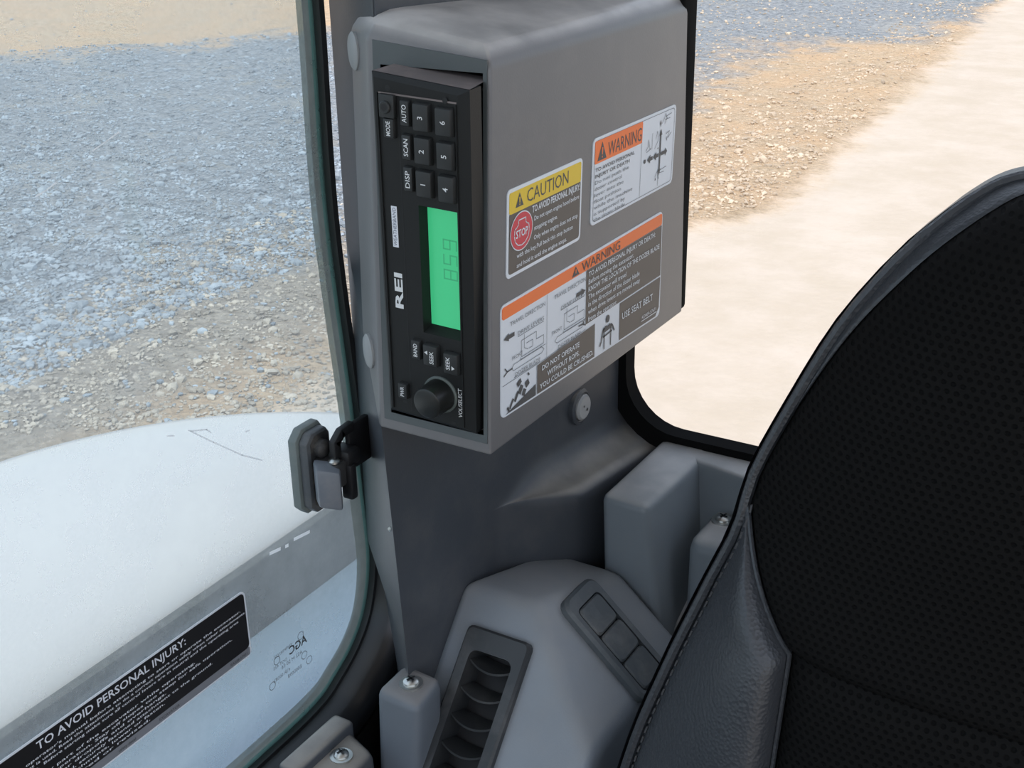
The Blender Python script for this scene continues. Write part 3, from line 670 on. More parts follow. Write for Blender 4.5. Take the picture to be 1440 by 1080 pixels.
# small warning sticker
y0, z0, y1, z1 = .1110, .0912, .2222, .1402
st_, T = sticker('warning_sticker', y0, z0, y1, z1, .0035, 'sticker_white', 'white and orange warning sticker with lever arrow diagram')
in_ = rrect(y0 + .0022, z0 + .0018, y1 - .0022, z1 - .0018, .003); ribbon('inner_border', [in_ + [in_[0]]], .00035, .0004, 'ink_soft', st_, T)
ym = .1740
prism('orange_banner', rrect(y0 + .0022, z1 - .0145, ym, z1 - .0018, .0012), .0002, .0005, 'sticker_orange', st_, T)
alert(st_, T, .1216, .1270, .0100, .0006, bgm='sticker_orange')
text('lettering', 'WARNING', .1290, .1275, .0078, 'ink', st_, T, .0006, width=.0435)
ribbon('divider', [[(ym, z0 + .002), (ym, z1 - .014)]], .00035, .0004, 'ink_soft', st_, T)
for k, (s_, wd) in enumerate((('TO AVOID PERSONAL', .0500), ('INJURY OR DEATH', .0435), ('Do not push the', .0430), ('dozer control', .0340), ('lever into the', .0365), ('float position', .0335), ('while the machine', .0490), ('is supported by', .0395), ('the dozer blade.', .0410))):
    text('lettering', s_, .1142, .1212 - k * .00352, .0021, 'ink' if k < 2 else 'ink_soft', st_, T, .0006, width=wd, bold=.0 if k > 1 else .006)
xc, zc = .2005, .1135
def arrow(x, z, dx, dz, L, wd, hd):
    d = Vector((dx, dz)); q = Vector((-dz, dx)); P = lambda a, b: tuple(Vector((x, z)) + d * a + q * b)
    return [P(0, -wd), P(L - hd, -wd), P(L - hd, -wd * 2.4), P(L, 0), P(L - hd, wd * 2.4), P(L - hd, wd), P(0, wd)]
fills('arrows', [arrow(xc, zc + .0006, 0, 1, .0150, .0008, .004), arrow(xc, zc - .0006, 0, -1, .0125, .0008, .004), arrow(xc + .002, zc, 1, 0, .0085, .0011, .003), arrow(xc - .002, zc, -1, 0, .0075, .0011, .004), arrow(xc - .0105, zc, -1, 0, .0075, .0011, .004), circ(xc - .0215, zc, .0013, 10), circ(xc, zc, .0010, 10)], .0006, 'ink', st_, T)
sk = [[(.180, .1195), (.183, .1215), (.1835, .1255), (.1855, .1200), (.187, .1195), (.181, .1185)], [(.1885, .1285), (.1885, .1190)], [(.1935, .1240), (.1955, .1285), (.1975, .1230), (.1925, .1185)],
      [(.2015, .1320), (.2045, .1345), (.2065, .1370), (.2085, .1340), (.2055, .1310)], [(.2070, .1352), (.2150, .1360)], [(.2060, .1335), (.2130, .1335)], [(.2080, .1245), (.2130, .1255), (.2110, .1215), (.2160, .1240)],
      [(.1950, .1010), (.1980, .1035), (.2000, .0985), (.2010, .1035), (.2110, .1040)], [(.2000, .1020), (.2080, .1015)], [(.1995, .0995), (.1995, .0945)]]
ribbon('diagram', sk, .0004, .0005, 'ink_soft', st_, T)
fills('diagram_marks', [[(.1985, .1325), (.1995, .1345), (.2003, .1325), (.1998, .1300)], [(.1945, .0985), (.1965, .1010), (.1960, .0985)], [(.2085, .1215), (.2100, .1195), (.2090, .1230)], [(.1955, .1175), (.1980, .1185), (.1975, .1175)]], .0006, 'ink', st_, T)

# large warning sticker, slightly skewed
yA, yB = .0122, .2085
def zlo(y): return .0122 + (.0058 - .0122) * (y - yA) / (yB - yA)
def zhi(y): return .0748 + .0012 * (y - yA) / (yB - yA)
st_, T0 = sticker('warning_sticker', 0, 0, 1, 1, .1, 'sticker_white', 'large orange, white and dark warning sticker about dozer blade and seat belt')
bpy.data.objects.remove(st_)
def T(p):
    y = yA + (yB - yA) * p[0]; y += (-.0022 + .0022 * p[0]) * (1 - p[1]) ; return (.0003 + (p[2] if len(p) > 2 else 0), y, zlo(y) + (zhi(y) - zlo(y)) * p[1])
def srr(s0, t0, s1, t1, r):     # rounded rectangle in sticker units, radius in metres
    return [((a) / .1963, (b) / .0650) for a, b in rrect(s0 * .1963, t0 * .0650, s1 * .1963, t1 * .0650, r)]
st_ = prism('warning_sticker', srr(0, 0, 1, 1, .004), -.0003, .0002, 'sticker_white', rh, T)
tag(st_, 'large orange, white and dark warning sticker about dozer blade and seat belt')
prism('orange_banner', srr(.006, .872, .994, .978, .0015), .0002, .0005, 'sticker_orange', st_, T)
fl = [('dark_field', [(.475, .375), (.994, .395), (.994, .868), (.475, .868)]), ('dark_field', [(.192, .015), (.535, .015), (.535, .335), (.475, .325), (.475, .365), (.470, .31), (.192, .285)]), ('dark_field', [(.700, .018), (.965, .018), (.990, .09), (.994, .38), (.700, .37)])]
fills('dark_field', [fl[0][1]], .0004, 'sticker_dark', st_, T)
fills('dark_field', [[(.192, .018), (.535, .018), (.535, .330), (.192, .285)]], .0004, 'sticker_dark', st_, T)
fills('dark_field', [fl[2][1]], .0004, 'sticker_dark', st_, T)
U = lambda pts: pts
# alert and heading
s3 = .060
fills('alert_triangle', [[(.385, .882), (.430, .882), (.4075, .968)]], .0006, 'ink', st_, T)
fills('alert_mark', [[(.4055, .905), (.4095, .905), (.4105, .94), (.4045, .94)]], .0007, 'sticker_orange', st_, T)
def stext(body, s, t, hgt, m, width, bold=0.0, align='L'):
    return text('lettering', body, s, t, hgt, m, st_, T, .0007, width=width, bold=bold, align=align)
stext('WARNING', .445, .884, .080, 'ink', .245)
for k, (b_, wd, bo_) in enumerate((('TO AVOID PERSONAL INJURY OR DEATH:', .455, .012), ('Before moving the excavator,', .300, .006), ('KNOW THE LOCATION OF THE DOZER BLADE', .490, .010), ('The excavator will travel', .250, .006), ('in the direction of the dozer blade', .345, .006), ('when drive levers are moved away', .350, .006), ('from the operator.', .190, .006))):
    stext(b_, .487, .802 - k * .0685, .044, 'sticker_white', wd, bo_)
stext('USE SEAT BELT', .715, .205, .062, 'sticker_white', .222, .008)
stext('RD809-57671', .860, .080, .032, 'sticker_white', .105)
fills('rule', [[(.855, .058), (.970, .058), (.970, .066), (.855, .066)]], .0007, 'sticker_white', st_, T)
stext('DO NOT OPERATE', .215, .212, .046, 'sticker_white', .220, .012)
stext('WITHOUT ROPS.', .245, .132, .046, 'sticker_white', .190, .012)
stext('YOU COULD BE CRUSHED.', .203, .052, .046, 'sticker_white', .320, .012)
# drawings in the two travel panels
def rib(name, polys, w_, h, m):   # stroke width in metres on a skewed frame
    vs_, fs = [], []
    for pl in polys:
        for a, b in zip(pl[:-1], pl[1:]):
            A = Vector((a[0] * .1963, a[1] * .065)); B = Vector((b[0] * .1963, b[1] * .065)); d = (B - A)
            if d.length < 1e-7: continue
            d.normalize(); q = Vector((-d.y, d.x)) * w_ / 2; k = len(vs_)
            for p in (A + q, A - q, B - q, B + q): vs_.append((p.x / .1963, p.y / .065, h))
            fs.append((k, k + 1, k + 2, k + 3))
    return mk(name, vs_, fs, m, st_, T)
rib('divider', [[(.243, .30), (.243, .868)], [(.006, .292), (.243, .300), (.475, .335)], [(.188, .02), (.188, .29)]], .0003, .0005, 'ink_soft')
for s0, flip in ((0.0, False), (.238, True)):
    stext('TRAVEL DIRECTION', s0 + .045, .785, .036, 'ink_soft', .185)
    stext('DRIVE LEVERS', s0 + .085, .665 if not flip else .655, .034, 'ink_soft', .140)
    stext('FRONT', s0 + .055 - (.02 if flip else 0), .475, .032, 'ink_soft', .055)
    stext('DOZER BLADE', s0 + .070, .318, .032, 'ink_soft', .135)
    b = [(s0 + .105, .60), (s0 + .185, .60), (s0 + .185, .53), (s0 + .225, .53), (s0 + .225, .455), (s0 + .105, .455), (s0 + .105, .60)]
    tr = [(s0 + .065, .375), (s0 + .215, .375), (s0 + .228, .400), (s0 + .215, .430), (s0 + .065, .430), (s0 + .052, .400), (s0 + .065, .375)]
    rib('diagram', [b, tr, [(s0 + .12, .64), (s0 + .12, .52), (s0 + .14, .49)], [(s0 + .13, .55), (s0 + .165, .55), (s0 + .165, .49), (s0 + .145, .49)], [(s0 + .085, .652), (s0 + .225, .652)], [(s0 + .067, .308), (s0 + .205, .308)], [(s0 + .10, .455), (s0 + .10, .435), (s0 + .235, .435)]], .00035, .0005, 'ink_soft')
    bl = s0 + (.012 if not flip else .236)
    sg = 1 if not flip else -1
    rib('blade_mark', [[(bl, .375), (bl + sg * .018, .40), (bl + sg * .045, .405)], [(bl + sg * .018, .40), (bl + sg * .006, .44)]], .0008, .0006, 'ink')
    ax = s0 + (.012 if not flip else .232)
    fills('arrow', [[(ax, .70), (ax + sg * .026, .735), (ax + sg * .026, .718), (ax + sg * .055, .718), (ax + sg * .055, .682), (ax + sg * .026, .682), (ax + sg * .026, .665)]], .0006, 'ink', st_, T)
# rollover pictogram and seat belt pictogram
fills('slope', [[(.02, .02), (.183, .02), (.183, .125)]], .0005, 'ink', st_, T)
def rq(cx, cy, w_, h_, a):
    a = math.radians(a); o = []
    for x, y in ((-w_, -h_), (w_, -h_), (w_, h_), (-w_, h_)):
        X = x * math.cos(a) - y * math.sin(a); Y = x * math.sin(a) + y * math.cos(a); o.append((cx + X / .1963, cy + Y / .065))
    return o
fills('tumbling_machine', [rq(.092, .235, .0022, .0016, 30), rq(.135, .185, .0019, .0019, 25), rq(.100, .165, .0016, .0026, -35), rq(.078, .125, .0011, .0030, -35), rq(.118, .12, .0016, .0020, -30), rq(.052, .088, .0008, .0030, -38), rq(.035, .055, .0008, .0016, 30), rq(.142, .262, .0006, .0012, 40)], .0006, 'ink', st_, T)
xb = .618
fills('belted_figure', [circ(0, 0, 1, 4) and [(xb + .0125 * math.cos(a), .300 + .036 * math.sin(a)) for a in np.linspace(0, 6.283, 14, endpoint=False)]], .0006, 'ink', st_, T)
rib('belted_figure', [[(xb - .008, .24), (xb - .032, .215), (xb - .040, .12), (xb - .05, .08)], [(xb + .008, .24), (xb + .032, .215), (xb + .046, .15)], [(xb - .025, .23), (xb - .022, .14), (xb - .022, .03)], [(xb + .025, .22), (xb + .022, .14), (xb + .022, .03)], [(xb - .03, .15), (xb + .03, .165)]], .0011, .0006, 'ink')
fills('belted_figure', [[(xb - .03, .235), (xb + .03, .235), (xb + .026, .195), (xb - .026, .185)]], .00055, 'ink', st_, T)

# ================================================================== radio
ra_, rt_ = math.radians(1.9), math.radians(2.0)
RO = Vector((-.0611, -.004, .0106)); RU = Vector((math.cos(ra_), 0, -math.sin(ra_))); RV0 = Vector((math.sin(ra_), 0, math.cos(ra_)))
RV = RV0 * math.cos(rt_) + Vector((0, -1, 0)) * math.sin(rt_); RN = RU.cross(RV)
TR = lambda p: RO + RU * (p[0] * .001) + RV * (p[1] * .000995) + RN * ((p[2] if len(p) > 2 else 0) * .001)     # millimetres on the face
rad = thing('radio', tuple(RO + RU * .027), 'black vertical car radio with green display, mounted in grey housing', 'radio')
def radio_body():
    # bevelled faceplate with a window recess
    W, H = 54.0, 181.0
    o0 = [(-.6, -.8), (W + .4, -.8), (W + .6, H - 1.5), (-1.0, H + 1.5)]; ob = [(.5, .5), (W - 3, .5), (W - 4.5, H - 5), (0, H - 3)]
    o1 = [(1.0, 1), (48.6, 1), (48.8, H - 4.5), (.6, H - 1.0)]
    hx0, hx1, hy0, hy1 = 24.0, 46.8, 51.0, 119.5
    vs_ = [(*p, -60) for p in ob] + [(*p, -13) for p in ob] + [(*p, -11) for p in o0] + [(*p, -1.2) for p in o0] + [(*p, 0) for p in o1]
    h = [(hx0, hy0, 0), (hx1, hy0, 0), (hx1, hy1, 0), (hx0, hy1, 0)]; g = [(hx0 + 1.2, hy0 + 3, -6), (hx1 - .8, hy0 + 3, -6), (hx1 - .8, hy1 - 1.5, -6), (hx0 + 1.2, hy1 - 1.5, -6)]
    vs_ += h + g
    fs = [(3, 2, 1, 0)]
    for a, b in ((0, 4), (4, 8), (8, 12), (12, 16), (16, 20), (20, 24)):
        for i in range(4): j = (i + 1) % 4; fs.append((a + i, a + j, b + j, b + i))
    fs.append((24, 25, 26, 27))
    return mk('radio_body', vs_, fs, 'radio', rad, TR)
rb = radio_body()
mk('top_cover', [(0, 182.7, -26), (50.5, 179.9, -26), (54.5, 179.7, -1.4), (-.9, 182.7, -1.4)], [(0, 1, 2, 3)], 'radio_dusty', rad, TR)
box('face_ledge', (3.4, 172.6, -1), (48.0, 173.4, .5), 'radio_dusty', rad, TR)
ribbon('face_groove', [[(14.4, 172), (14.2, 2)]], .5, .08, 'black', rad, TR)
box('face_rib', (2.2, 2, 0), (2.9, 173, .9), 'radio', rad, TR)
box('face_rib', (47.2, 1.5, 0), (47.9, 172, .7), 'radio', rad, TR)
fills('vent_hole', [circ(8.8, 175.6, 1.5, 14)], .1, 'black', rad, TR); fills('vent_hole', [circ(41.9, 173.6, 1.5, 14)], .65, 'black', rad, TR)
# buttons
def tx(body, cx, cy, hgt, parent, h, m='white_print', wd=None, bold=.0):
    # lettering runs upwards, tops to the left
    T = lambda p: TR((cx - p[1], cy + p[0], p[2]))
    return text('lettering', body, 0, -hgt / 2, hgt, m, parent, T, h, width=wd, align='C', bold=bold)
def button(cx, cy, w_, h_, txt, hgt, wd=None, z=2.8, bold=.01):
    b = mk('button', [(cx + sx * w_ / 2 * k, cy + sy * h_ / 2 * k, zz) for zz, k in ((-.5, 1.0), (z, .90)) for sx, sy in ((-1, -1), (1, -1), (1, 1), (-1, 1))], BF, 'button', rad, TR, bev=.0006, seg=2)
    if txt: tx(txt, cx, cy, hgt, b, z + .12, wd=wd, bold=bold)
    return b
for t_, cx, cy in (('3', 29.0, 164.2), ('2', 29.2, 148), ('1', 29.4, 131.6), ('6', 41.8, 163.6), ('5', 42.0, 147.3), ('4', 42.3, 131)): button(cx, cy, 9.6, 14.2, t_, 2.9, z=3.2)
for t_, cx, cy in (('AUTO', 19.4, 165), ('SCAN', 19.6, 148.5), ('DISP', 19.8, 132.6)): button(cx, cy, 5.6, 13.2, t_, 2.6, 8.6, z=2.4)
button(9.8, 156.6, 6.6, 10.4, 'MODE', 2.4, 7.2, z=2.6)
button(20.0, 40.8, 5.8, 11.5, 'BAND', 2.4, 7.4, z=2.4)
b = button(29.4, 39.8, 9.2, 12.5, None, 0, z=3.2); tx('SEEK', 30.6, 39.2, 2.4, b, 3.32, wd=7.2, bold=.01)
fills('arrow_mark', [[(26.2, 41.5), (28.2, 40.3), (28.2, 42.7)]], 3.32, 'white_print', b, TR)
b = button(42.0, 38.0, 9.2, 12.5, None, 0, z=3.2); tx('SEEK', 40.6, 38.4, 2.4, b, 3.32, wd=7.2, bold=.01)
fills('arrow_mark', [[(44.8, 36.2), (42.9, 35.0), (42.9, 37.4)]], 3.32, 'white_print', b, TR)
button(10.4, 14.4, 6.2, 9.4, 'PWR', 2.3, 5.6, z=2.6)
jk = mk('jack_plate', bv((4.6, 161.6, -.5), (13.6, 173.0, 2.6)), BF, 'button', rad, TR, bev=.0006)
TJ = lambda p: TR((8.9 + p[0] * 1000, 167.0 + p[1] * 1000, 2.6 + p[2] * 1000))
jr = lathe('jack_ring', [(.0031, -.001), (.0031, .0010), (.0027, .0014), (.0017, .0014), (.0015, .0008)], 'button', rad, TJ, 20)
fills('jack_hole', [circ(8.9, 167.0, 1.65, 16)], 4.02, 'black', jr, TR)
# display
prism('display', [(25.4, 54.2), (45.8, 54.2), (45.8, 117.6), (25.4, 117.6)], -6.5, -5.6, 'lcd', rad, TR)
dsp = bpy.data.objects['display']
SEG = {'8': 'abcdefg', '5': 'afgcd', '9': 'abcdfg'}
def digit(ch, cx, cy, wd, hg):      # upright digit in a frame turned a quarter: x->up, y->left
    s = SEG[ch]; a, b = wd / 2, hg / 2
    L = {'a': [(-a, b), (a, b)], 'b': [(a, b), (a, 0)], 'c': [(a, 0), (a, -b)], 'd': [(-a, -b), (a, -b)], 'e': [(-a, 0), (-a, -b)], 'f': [(-a, b), (-a, 0)], 'g': [(-a, 0), (a, 0)]}
    return [[(cx - y + 0.0, cy + x) for x, y in (tuple(.86 * c for c in L[k][0]), tuple(.86 * c for c in L[k][1]))] for k in s]
pl = []
for ch, cy in (('8', 83.5), ('5', 91.5), ('9', 99.5)): pl += digit(ch, 38.2, cy, 5.6, 9.0)
ribbon('display_digits', pl, .75, -5.55, 'lcd_digit', dsp, TR)
# badges
bdg = prism('badge', [(7.6, 95.0), (11.0, 95.0), (10.8, 116.6), (7.4, 116.6)], 0, .25, 'badge_white', rad, TR)
tx('WEATHERBAND', 9.2, 105.8, 2.1, bdg, .35, 'blue_print', 20.2, .0)
tx('REI', 9.7, 71.3, 4.8, rad, .25, 'white_print', 19.5, .03)
tx('VOL/SELECT', 45.6, 15.4, 2.3, rad, .25, 'white_print', 16.8, .01)
# knob
kz = (33.6, 17.6)
TK = lambda p: TR((kz[0] + p[0] * 1000, kz[1] + p[1] * 1000, p[2] * 1000))
lathe('knob_skirt', [(.0104, -.0005), (.0104, .0008), (.0098, .0014)], 'knob_skirt', rad, TK, 32)
lathe('volume_knob', [(.0094, .0005), (.0091, .0025), (.0087, .0115), (.0082, .0130), (.0071, .0136), (.0005, .0137)], 'knob', rad, TK, 40)
for a_, b_ in ((9, 6.4), (39.8, 1.6)): fills('clip_slot', [[(a_, b_), (a_ + 2.5, b_), (a_ + 2.5, b_ + 1.6), (a_, b_ + 1.6)]], .12, 'black', rad, TR)

# ================================================================== rear tray
rt = thing('rear_tray', (.12, .19, -.40), 'grey moulded plastic rear tray with deep recess beside the seat', 'tray')
def joinboxes(name, specs, m, parent):
    bm = bmesh.new()
    for vs8, bev in specs:
        b2 = bmesh.new(); vv = [b2.verts.new(v) for v in vs8]
        for f in BF: b2.faces.new([vv[i] for i in f])
        bmesh.ops.recalc_face_normals(b2, faces=b2.faces)
        bmesh.ops.bevel(b2, geom=b2.edges[:], offset=bev, segments=3, profile=.5, affect='EDGES', clamp_overlap=True)
        tmp = bpy.data.meshes.new('x'); b2.to_mesh(tmp); b2.free(); bm.from_mesh(tmp); bpy.data.meshes.remove(tmp)
    return fin(name, bm, m, parent, True, 40)
def hexa(b4, t4): return list(b4) + list(t4)
joinboxes('tray_body', [
    (hexa([(-.0098, .168, -.42), (.055, .168, -.42), (.055, .250, -.42), (-.0098, .250, -.42)], [(-.0098, .147, -.100), (.0245, .145, -.100), (.029, .250, -.100), (-.0098, .250, -.100)]), .006),
    (hexa([(-.005, .215, -.42), (.42, .215, -.42), (.42, .250, -.42), (-.005, .250, -.42)], [(-.005, .2265, -.1003), (.42, .150, -.1003), (.42, .250, -.1003), (-.005, .250, -.1003)]), .004),
    (hexa([(.040, .168, -.42), (.42, .168, -.42), (.42, .235, -.42), (.040, .235, -.42)], [(.041, .172, -.131), (.42, .165, -.131), (.42, .235, -.131), (.041, .235, -.131)]), .010),
    (hexa([(.01, .168, -.42), (.42, .168, -.42), (.42, .235, -.42), (.01, .235, -.42)], [(.012, .168, -.205), (.42, .168, -.205), (.42, .235, -.175), (.012, .235, -.175)]), .01)], 'tray', rt)
q = on(2, -.1305, 1017, 731); screw(rt, (q[0], q[1], -.1310), (0, 0, 1), .0052)

# ================================================================== side console with vent and switches
co = thing('side_console', (.0, .05, -.5), 'grey sloped side console with black air vent and switch panel', 'console')
A = [(-.067, .066, -.139), (-.0117, .066, -.139), (.0055, .150, -.155), (-.050, .150, -.155), (-.067, -.0765, -.300), (.053, .0156, -.1967), (.034, -.0765, -.300), (.053, .150, -.1967),
     (-.067, -.0765, -.60), (.034, -.0765, -.60), (.034, .150, -.60), (-.067, .150, -.60)]
mk('console_body', A, [(0, 1, 2, 3), (0, 4, 6, 5, 1), (1, 5, 7, 2), (5, 6, 9, 10, 7), (4, 8, 9, 6), (2, 7, 10, 11, 3), (0, 3, 11, 8, 4), (8, 11, 10, 9)], 'console', co, bev=.008, seg=4, limit=15)
vv_ = Vector((0, .889, 1)).normalized(); VO = Vector((-.049, .048, -.16)); TV = frame(VO, (1, 0, 0), vv_, Vector((1, 0, 0)).cross(vv_))
carve(bpy.data.objects['console_body'], bv((-.09, -.09, -.32), (-.0465, .0120, -.15)))
carve(bpy.data.objects['console_body'], [TV(p) for p in bv((.004, -.113, -.022), (.041, -.006, .03))])
# vent on the front slope: local u = +X, v = up the slope, n = out
vv_ = Vector((0, .889, 1)).normalized(); VO = Vector((-.049, .048, -.16)); TV = frame(VO, (1, 0, 0), vv_, Vector((1, 0, 0)).cross(vv_))
W_, L_ = .045, .118
def vent():
    # bezel with an opening, a dark box behind it and curved slats
    o = rrect(0, -L_, W_, .004, .004, 3); i_ = rrect(.0075, -L_ + .008, W_ - .0075, -.010, .005, 3)
    n = len(o); P = lambda pl, z: [(p[0], p[1], z) for p in pl]
    ins = lambda pl, k: [((p[0] - W_ / 2) * k + W_ / 2, (p[1] + L_ / 2) * (1 - (1 - k) * W_ / L_) - L_ / 2) for p in pl]
    rings = [P(o, -.002), P(o, .0045), P(ins(o, .94), .0062), P(i_, .0058), P(i_, -.022)]
    bz = loft('air_vent', rings, 'vent', co, TV, caps=False, ang=30); tag(bz, 'black louvred air vent')
    fills('vent_cavity', [rrect(.006, -L_ + .006, W_ - .006, -.008, .005, 3)], -.0150, 'black', bz, TV)
    for k in range(6):
        y = -.0150 - k * .0172
        prof = []
        for s in np.linspace(0, 1, 9):
            u = .0078 + s * (W_ - .0156); prof.append((u, .0045 * (2 * s - 1) ** 2))
        vs_, fs = [], []
        for (u, sag) in prof:
            vs_ += [(u, y + .0025 + sag * .3, -.012), (u, y - .0055 + sag, .0030), (u, y - .0068 + sag, .0024), (u, y + .0010 + sag * .3, -.0135)]
        m_ = len(prof)
        for j in range(m_ - 1):
            for c in range(4): d = (c + 1) % 4; fs.append((4 * j + c, 4 * j + d, 4 * j + 4 + d, 4 * j + 4 + c))
        fs += [(0, 1, 2, 3), (4 * m_ - 4, 4 * m_ - 3, 4 * m_ - 2, 4 * m_ - 1)]
        mk('slat', vs_, fs, 'vent', bz, TV, smooth=True)
vent()
# switch panel on the right slope: u = down the slope (+X,-Z), v = +Y
su = Vector((1, 0, -.9)).normalized(); SO = Vector((-.002, .078, -.1477)); sn = su.cross(Vector((0, 1, 0))); TS = frame(SO, su, (0, 1, 0), sn)
def switches():
    Ls, Ws = .076, .040
    o = rrect(-.003, 0, Ls, Ws, .008, 4); i_ = rrect(.007, .006, Ls - .004, Ws - .006, .004, 4)
    P = lambda pl, z: [(p[0], p[1], z) for p in pl]
    sp = loft('switch_panel', [P(o, -.002), P(o, .004), P(rrect(-.001, .002, Ls - .002, Ws - .002, .007, 4), .006), P(i_, .0055), P(i_, .0015)], 'switch_frame', co, TS, caps=False, ang=30)
    tag(sp, 'dusty rocker switch panel')
    fills('panel_floor', [i_], .002, 'black', sp, TS)
    for k in range(3):
        a = .0078 + k * .0213
        r = loft('rocker_switch', [P(rrect(a, .0072, a + .0204, Ws - .0072, .003, 3), .001), P(rrect(a, .0072, a + .0204, Ws - .0072, .003, 3), .0050), P(rrect(a + .001, .0082, a + .0194, Ws - .0082, .003, 3), .0062)], 'switch', sp, TS, ang=25)
        fills('switch_lens', [[(a + .008 + .0045 * math.cos(t), Ws / 2 - .003 + .0038 * math.sin(t)) for t in np.linspace(0, 6.283, 16, endpoint=False)]], .0064, 'switch_frame', r, TS)
        ribbon('switch_mark', [[(a + .013, .0135), (a + .016, .0185), (a + .0165, .0235)]], .0007, .0065, 'switch_frame', r, TS)
switches()

# ================================================================== small cover block and sill panel, each with a screw
cb = thing('corner_cover', (-.058, -.006, -.3), 'small grey plastic corner cover block with screw on top', 'cover')
joinboxes('cover_body', [(hexa([(-.076, -.024, -.3), (-.0495, -.024, -.3), (-.0495, .010, -.3), (-.076, .010, -.3)], [(-.0745, -.0185, -.170), (-.043, -.0185, -.172), (-.045, .0115, -.170), (-.0735, .0115, -.168)]), .006)], 'cover', cb)
screw(cb, (-.0585, -.0035, -.1700), (0, 0, 1), .0048)
sp = thing('sill_panel', (-.088, -.18, -.5), 'grey plastic sill panel with screw under the side window', 'panel')
joinboxes('panel_body', [(hexa([(-.112, -.6, -.5), (-.060, -.6, -.5), (-.060, -.020, -.5), (-.112, -.012, -.5)], [(-.110, -.6, -.202), (-.068, -.6, -.206), (-.068, -.030, -.206), (-.107, -.018, -.202)]), .006),
                         (bv((-.106, -.075, -.25), (-.090, -.02, -.1975)), .004)], 'pillar', sp)
screw(sp, (-.0822, -.0445, -.2045), (0, 0, 1), .0046)

# ================================================================== seat
se = thing('driver_seat', (.31, -.12, -.95), 'black driver seat with perforated fabric back and leather side bolster', 'seat')
XC = .315
def plane_hit(px, py):      # edge of the backrest lies on the reclined plane Y = .055 + .22 Z
    r = ray(px, py); k = (.055 + .22 * C_[2] - C_[1]) / (r[1] - .22 * r[2]); return C_ + r * k
edge_px = [(1440, 262), (1380, 277), (1300, 330), (1240, 388), (1180, 460), (1120, 556), (1062, 660), (1040, 735), (995, 820), (935, 940), (878, 1080)]
ed = [plane_hit(*p) for p in edge_px]
zs_ = [ed[0][2] + .0135, ed[0][2] + .0115, ed[0][2] + .0070] + [p[2] for p in ed]; hw_ = [.012, .028, .056] + [XC - p[0] for p in ed]
zs_ += [-.34, -.45]; hw_ += [.262, .262]
_c = cat(list(zip(zs_, hw_)), 6); zarr = np.array([p[0] for p in _c])[::-1]; harr = np.array([p[1] for p in _c])[::-1]; _o = np.argsort(zarr); zarr, harr = zarr[_o], harr[_o]
ZTOP = float(zarr[-1])
def halfw(z): return float(np.interp(z, zarr, harr)) if z < ZTOP else .012
ys_ = lambda z: .030 + .22 * z
Z_T, Z_B = -.018, -.078    # bolster tip and where the seam turns straight
def seam_h(z):              # half width of the centre panel
    if z >= Z_T: return halfw(z)
    if z <= Z_B: return .150 + .02 * min(1, (Z_B - z) / .15) * 0
    t = (z - Z_B) / (Z_T - Z_B); return .150 + (halfw(Z_T) - .150) * t ** .85
def yfront(x, z):
    hw = halfw(z); a = min(1, abs(x) / hw); ye = .055 + .22 * z; sh = seam_h(z)
    k = sstep(Z_T + .01, Z_B - .02, z)               # 0 above the bolster, 1 beside it
    up_ = ye - .030 + .030 * a ** 6 - .010 * (1 - a * a) - .012 * math.exp(-((z - .03) / .07) ** 2) * (1 - a ** 2)
    if z > ZTOP - .06: up_ += .034 * sstep(ZTOP - .06, ZTOP + .004, z) ** 1.5
    if abs(x) <= sh: lo = ye - .040 + .012 * (abs(x) / max(sh, .01)) ** 8 - .006 * (1 - (x / max(sh, .01)) ** 2)
    else:
        b = min(1, (abs(x) - sh) / max(hw - sh, 1e-4))
        lo = ye - .030 + .030 * b ** 1.5 - .020 * math.sin(math.pi * min(1, b ** .7)) * (1 - b * .4)
    return up_ * (1 - k) + lo * k
def zseam(x): return -.060 - .03 * (1 - min(1, abs(x - XC) / .16)) + .0
def panel(name, m, zlist, xa, xb, parent, nu=40, dip=.004, topdip=None, botdip=None):
    vs_, uvs, fs = [], [], []
    nz = len(zlist)
    for j, z in enumerate(zlist):
        x0, x1 = xa(z), xb(z)
        for i in range(nu + 1):
            s = i / nu; x = x0 + (x1 - x0) * s
            zz = z if not callable(topdip) else z
            g = max(0, 1 - min(s, 1 - s) * max(abs(x1 - x0), .02) / .006)
            gv = max(0, 1 - min(j, nz - 1 - j) * abs(zlist[0] - zlist[-1]) / (nz - 1) / .006)
            y = yfront(x, z) + dip * max(g, gv) ** 2
            vs_.append((XC + x, y, z)); uvs.append((x, z))
    for j in range(nz - 1):
        for i in range(nu): k = j * (nu + 1) + i; fs.append((k, k + 1, k + nu + 2, k + nu + 1))
    me = bpy.data.meshes.new(name); me.from_pydata(vs_, [], fs); me.materials.append(MT[m])
    ul = me.uv_layers.new(name='UVMap')
    for l in me.loops: ul.data[l.index].uv = (uvs[l.vertex_index][0] + 5, uvs[l.vertex_index][1] * 1.04 + 5)
    me.polygons.foreach_set('use_smooth', [True] * len(fs))
    bm = bmesh.new(); bm.from_mesh(me); bmesh.ops.recalc_face_normals(bm, faces=bm.faces)
    if sum(f.normal.y for f in bm.faces) > 0: bmesh.ops.reverse_faces(bm, faces=bm.faces)
    bm.to_mesh(me); bm.free()
    return reg(bpy.data.objects.new(name, me), parent)
ZS = -.078
up = list(np.linspace(ZTOP - .001, ZTOP - .04, 16)) + list(np.linspace(ZTOP - .045, ZS, 44))
rimw = lambda z: min(.5 * halfw(z), .0030 + .010 * sstep(.0, ZTOP, z))
upin = lambda z: (halfw(z) - rimw(z)) if z > Z_T else seam_h(z)
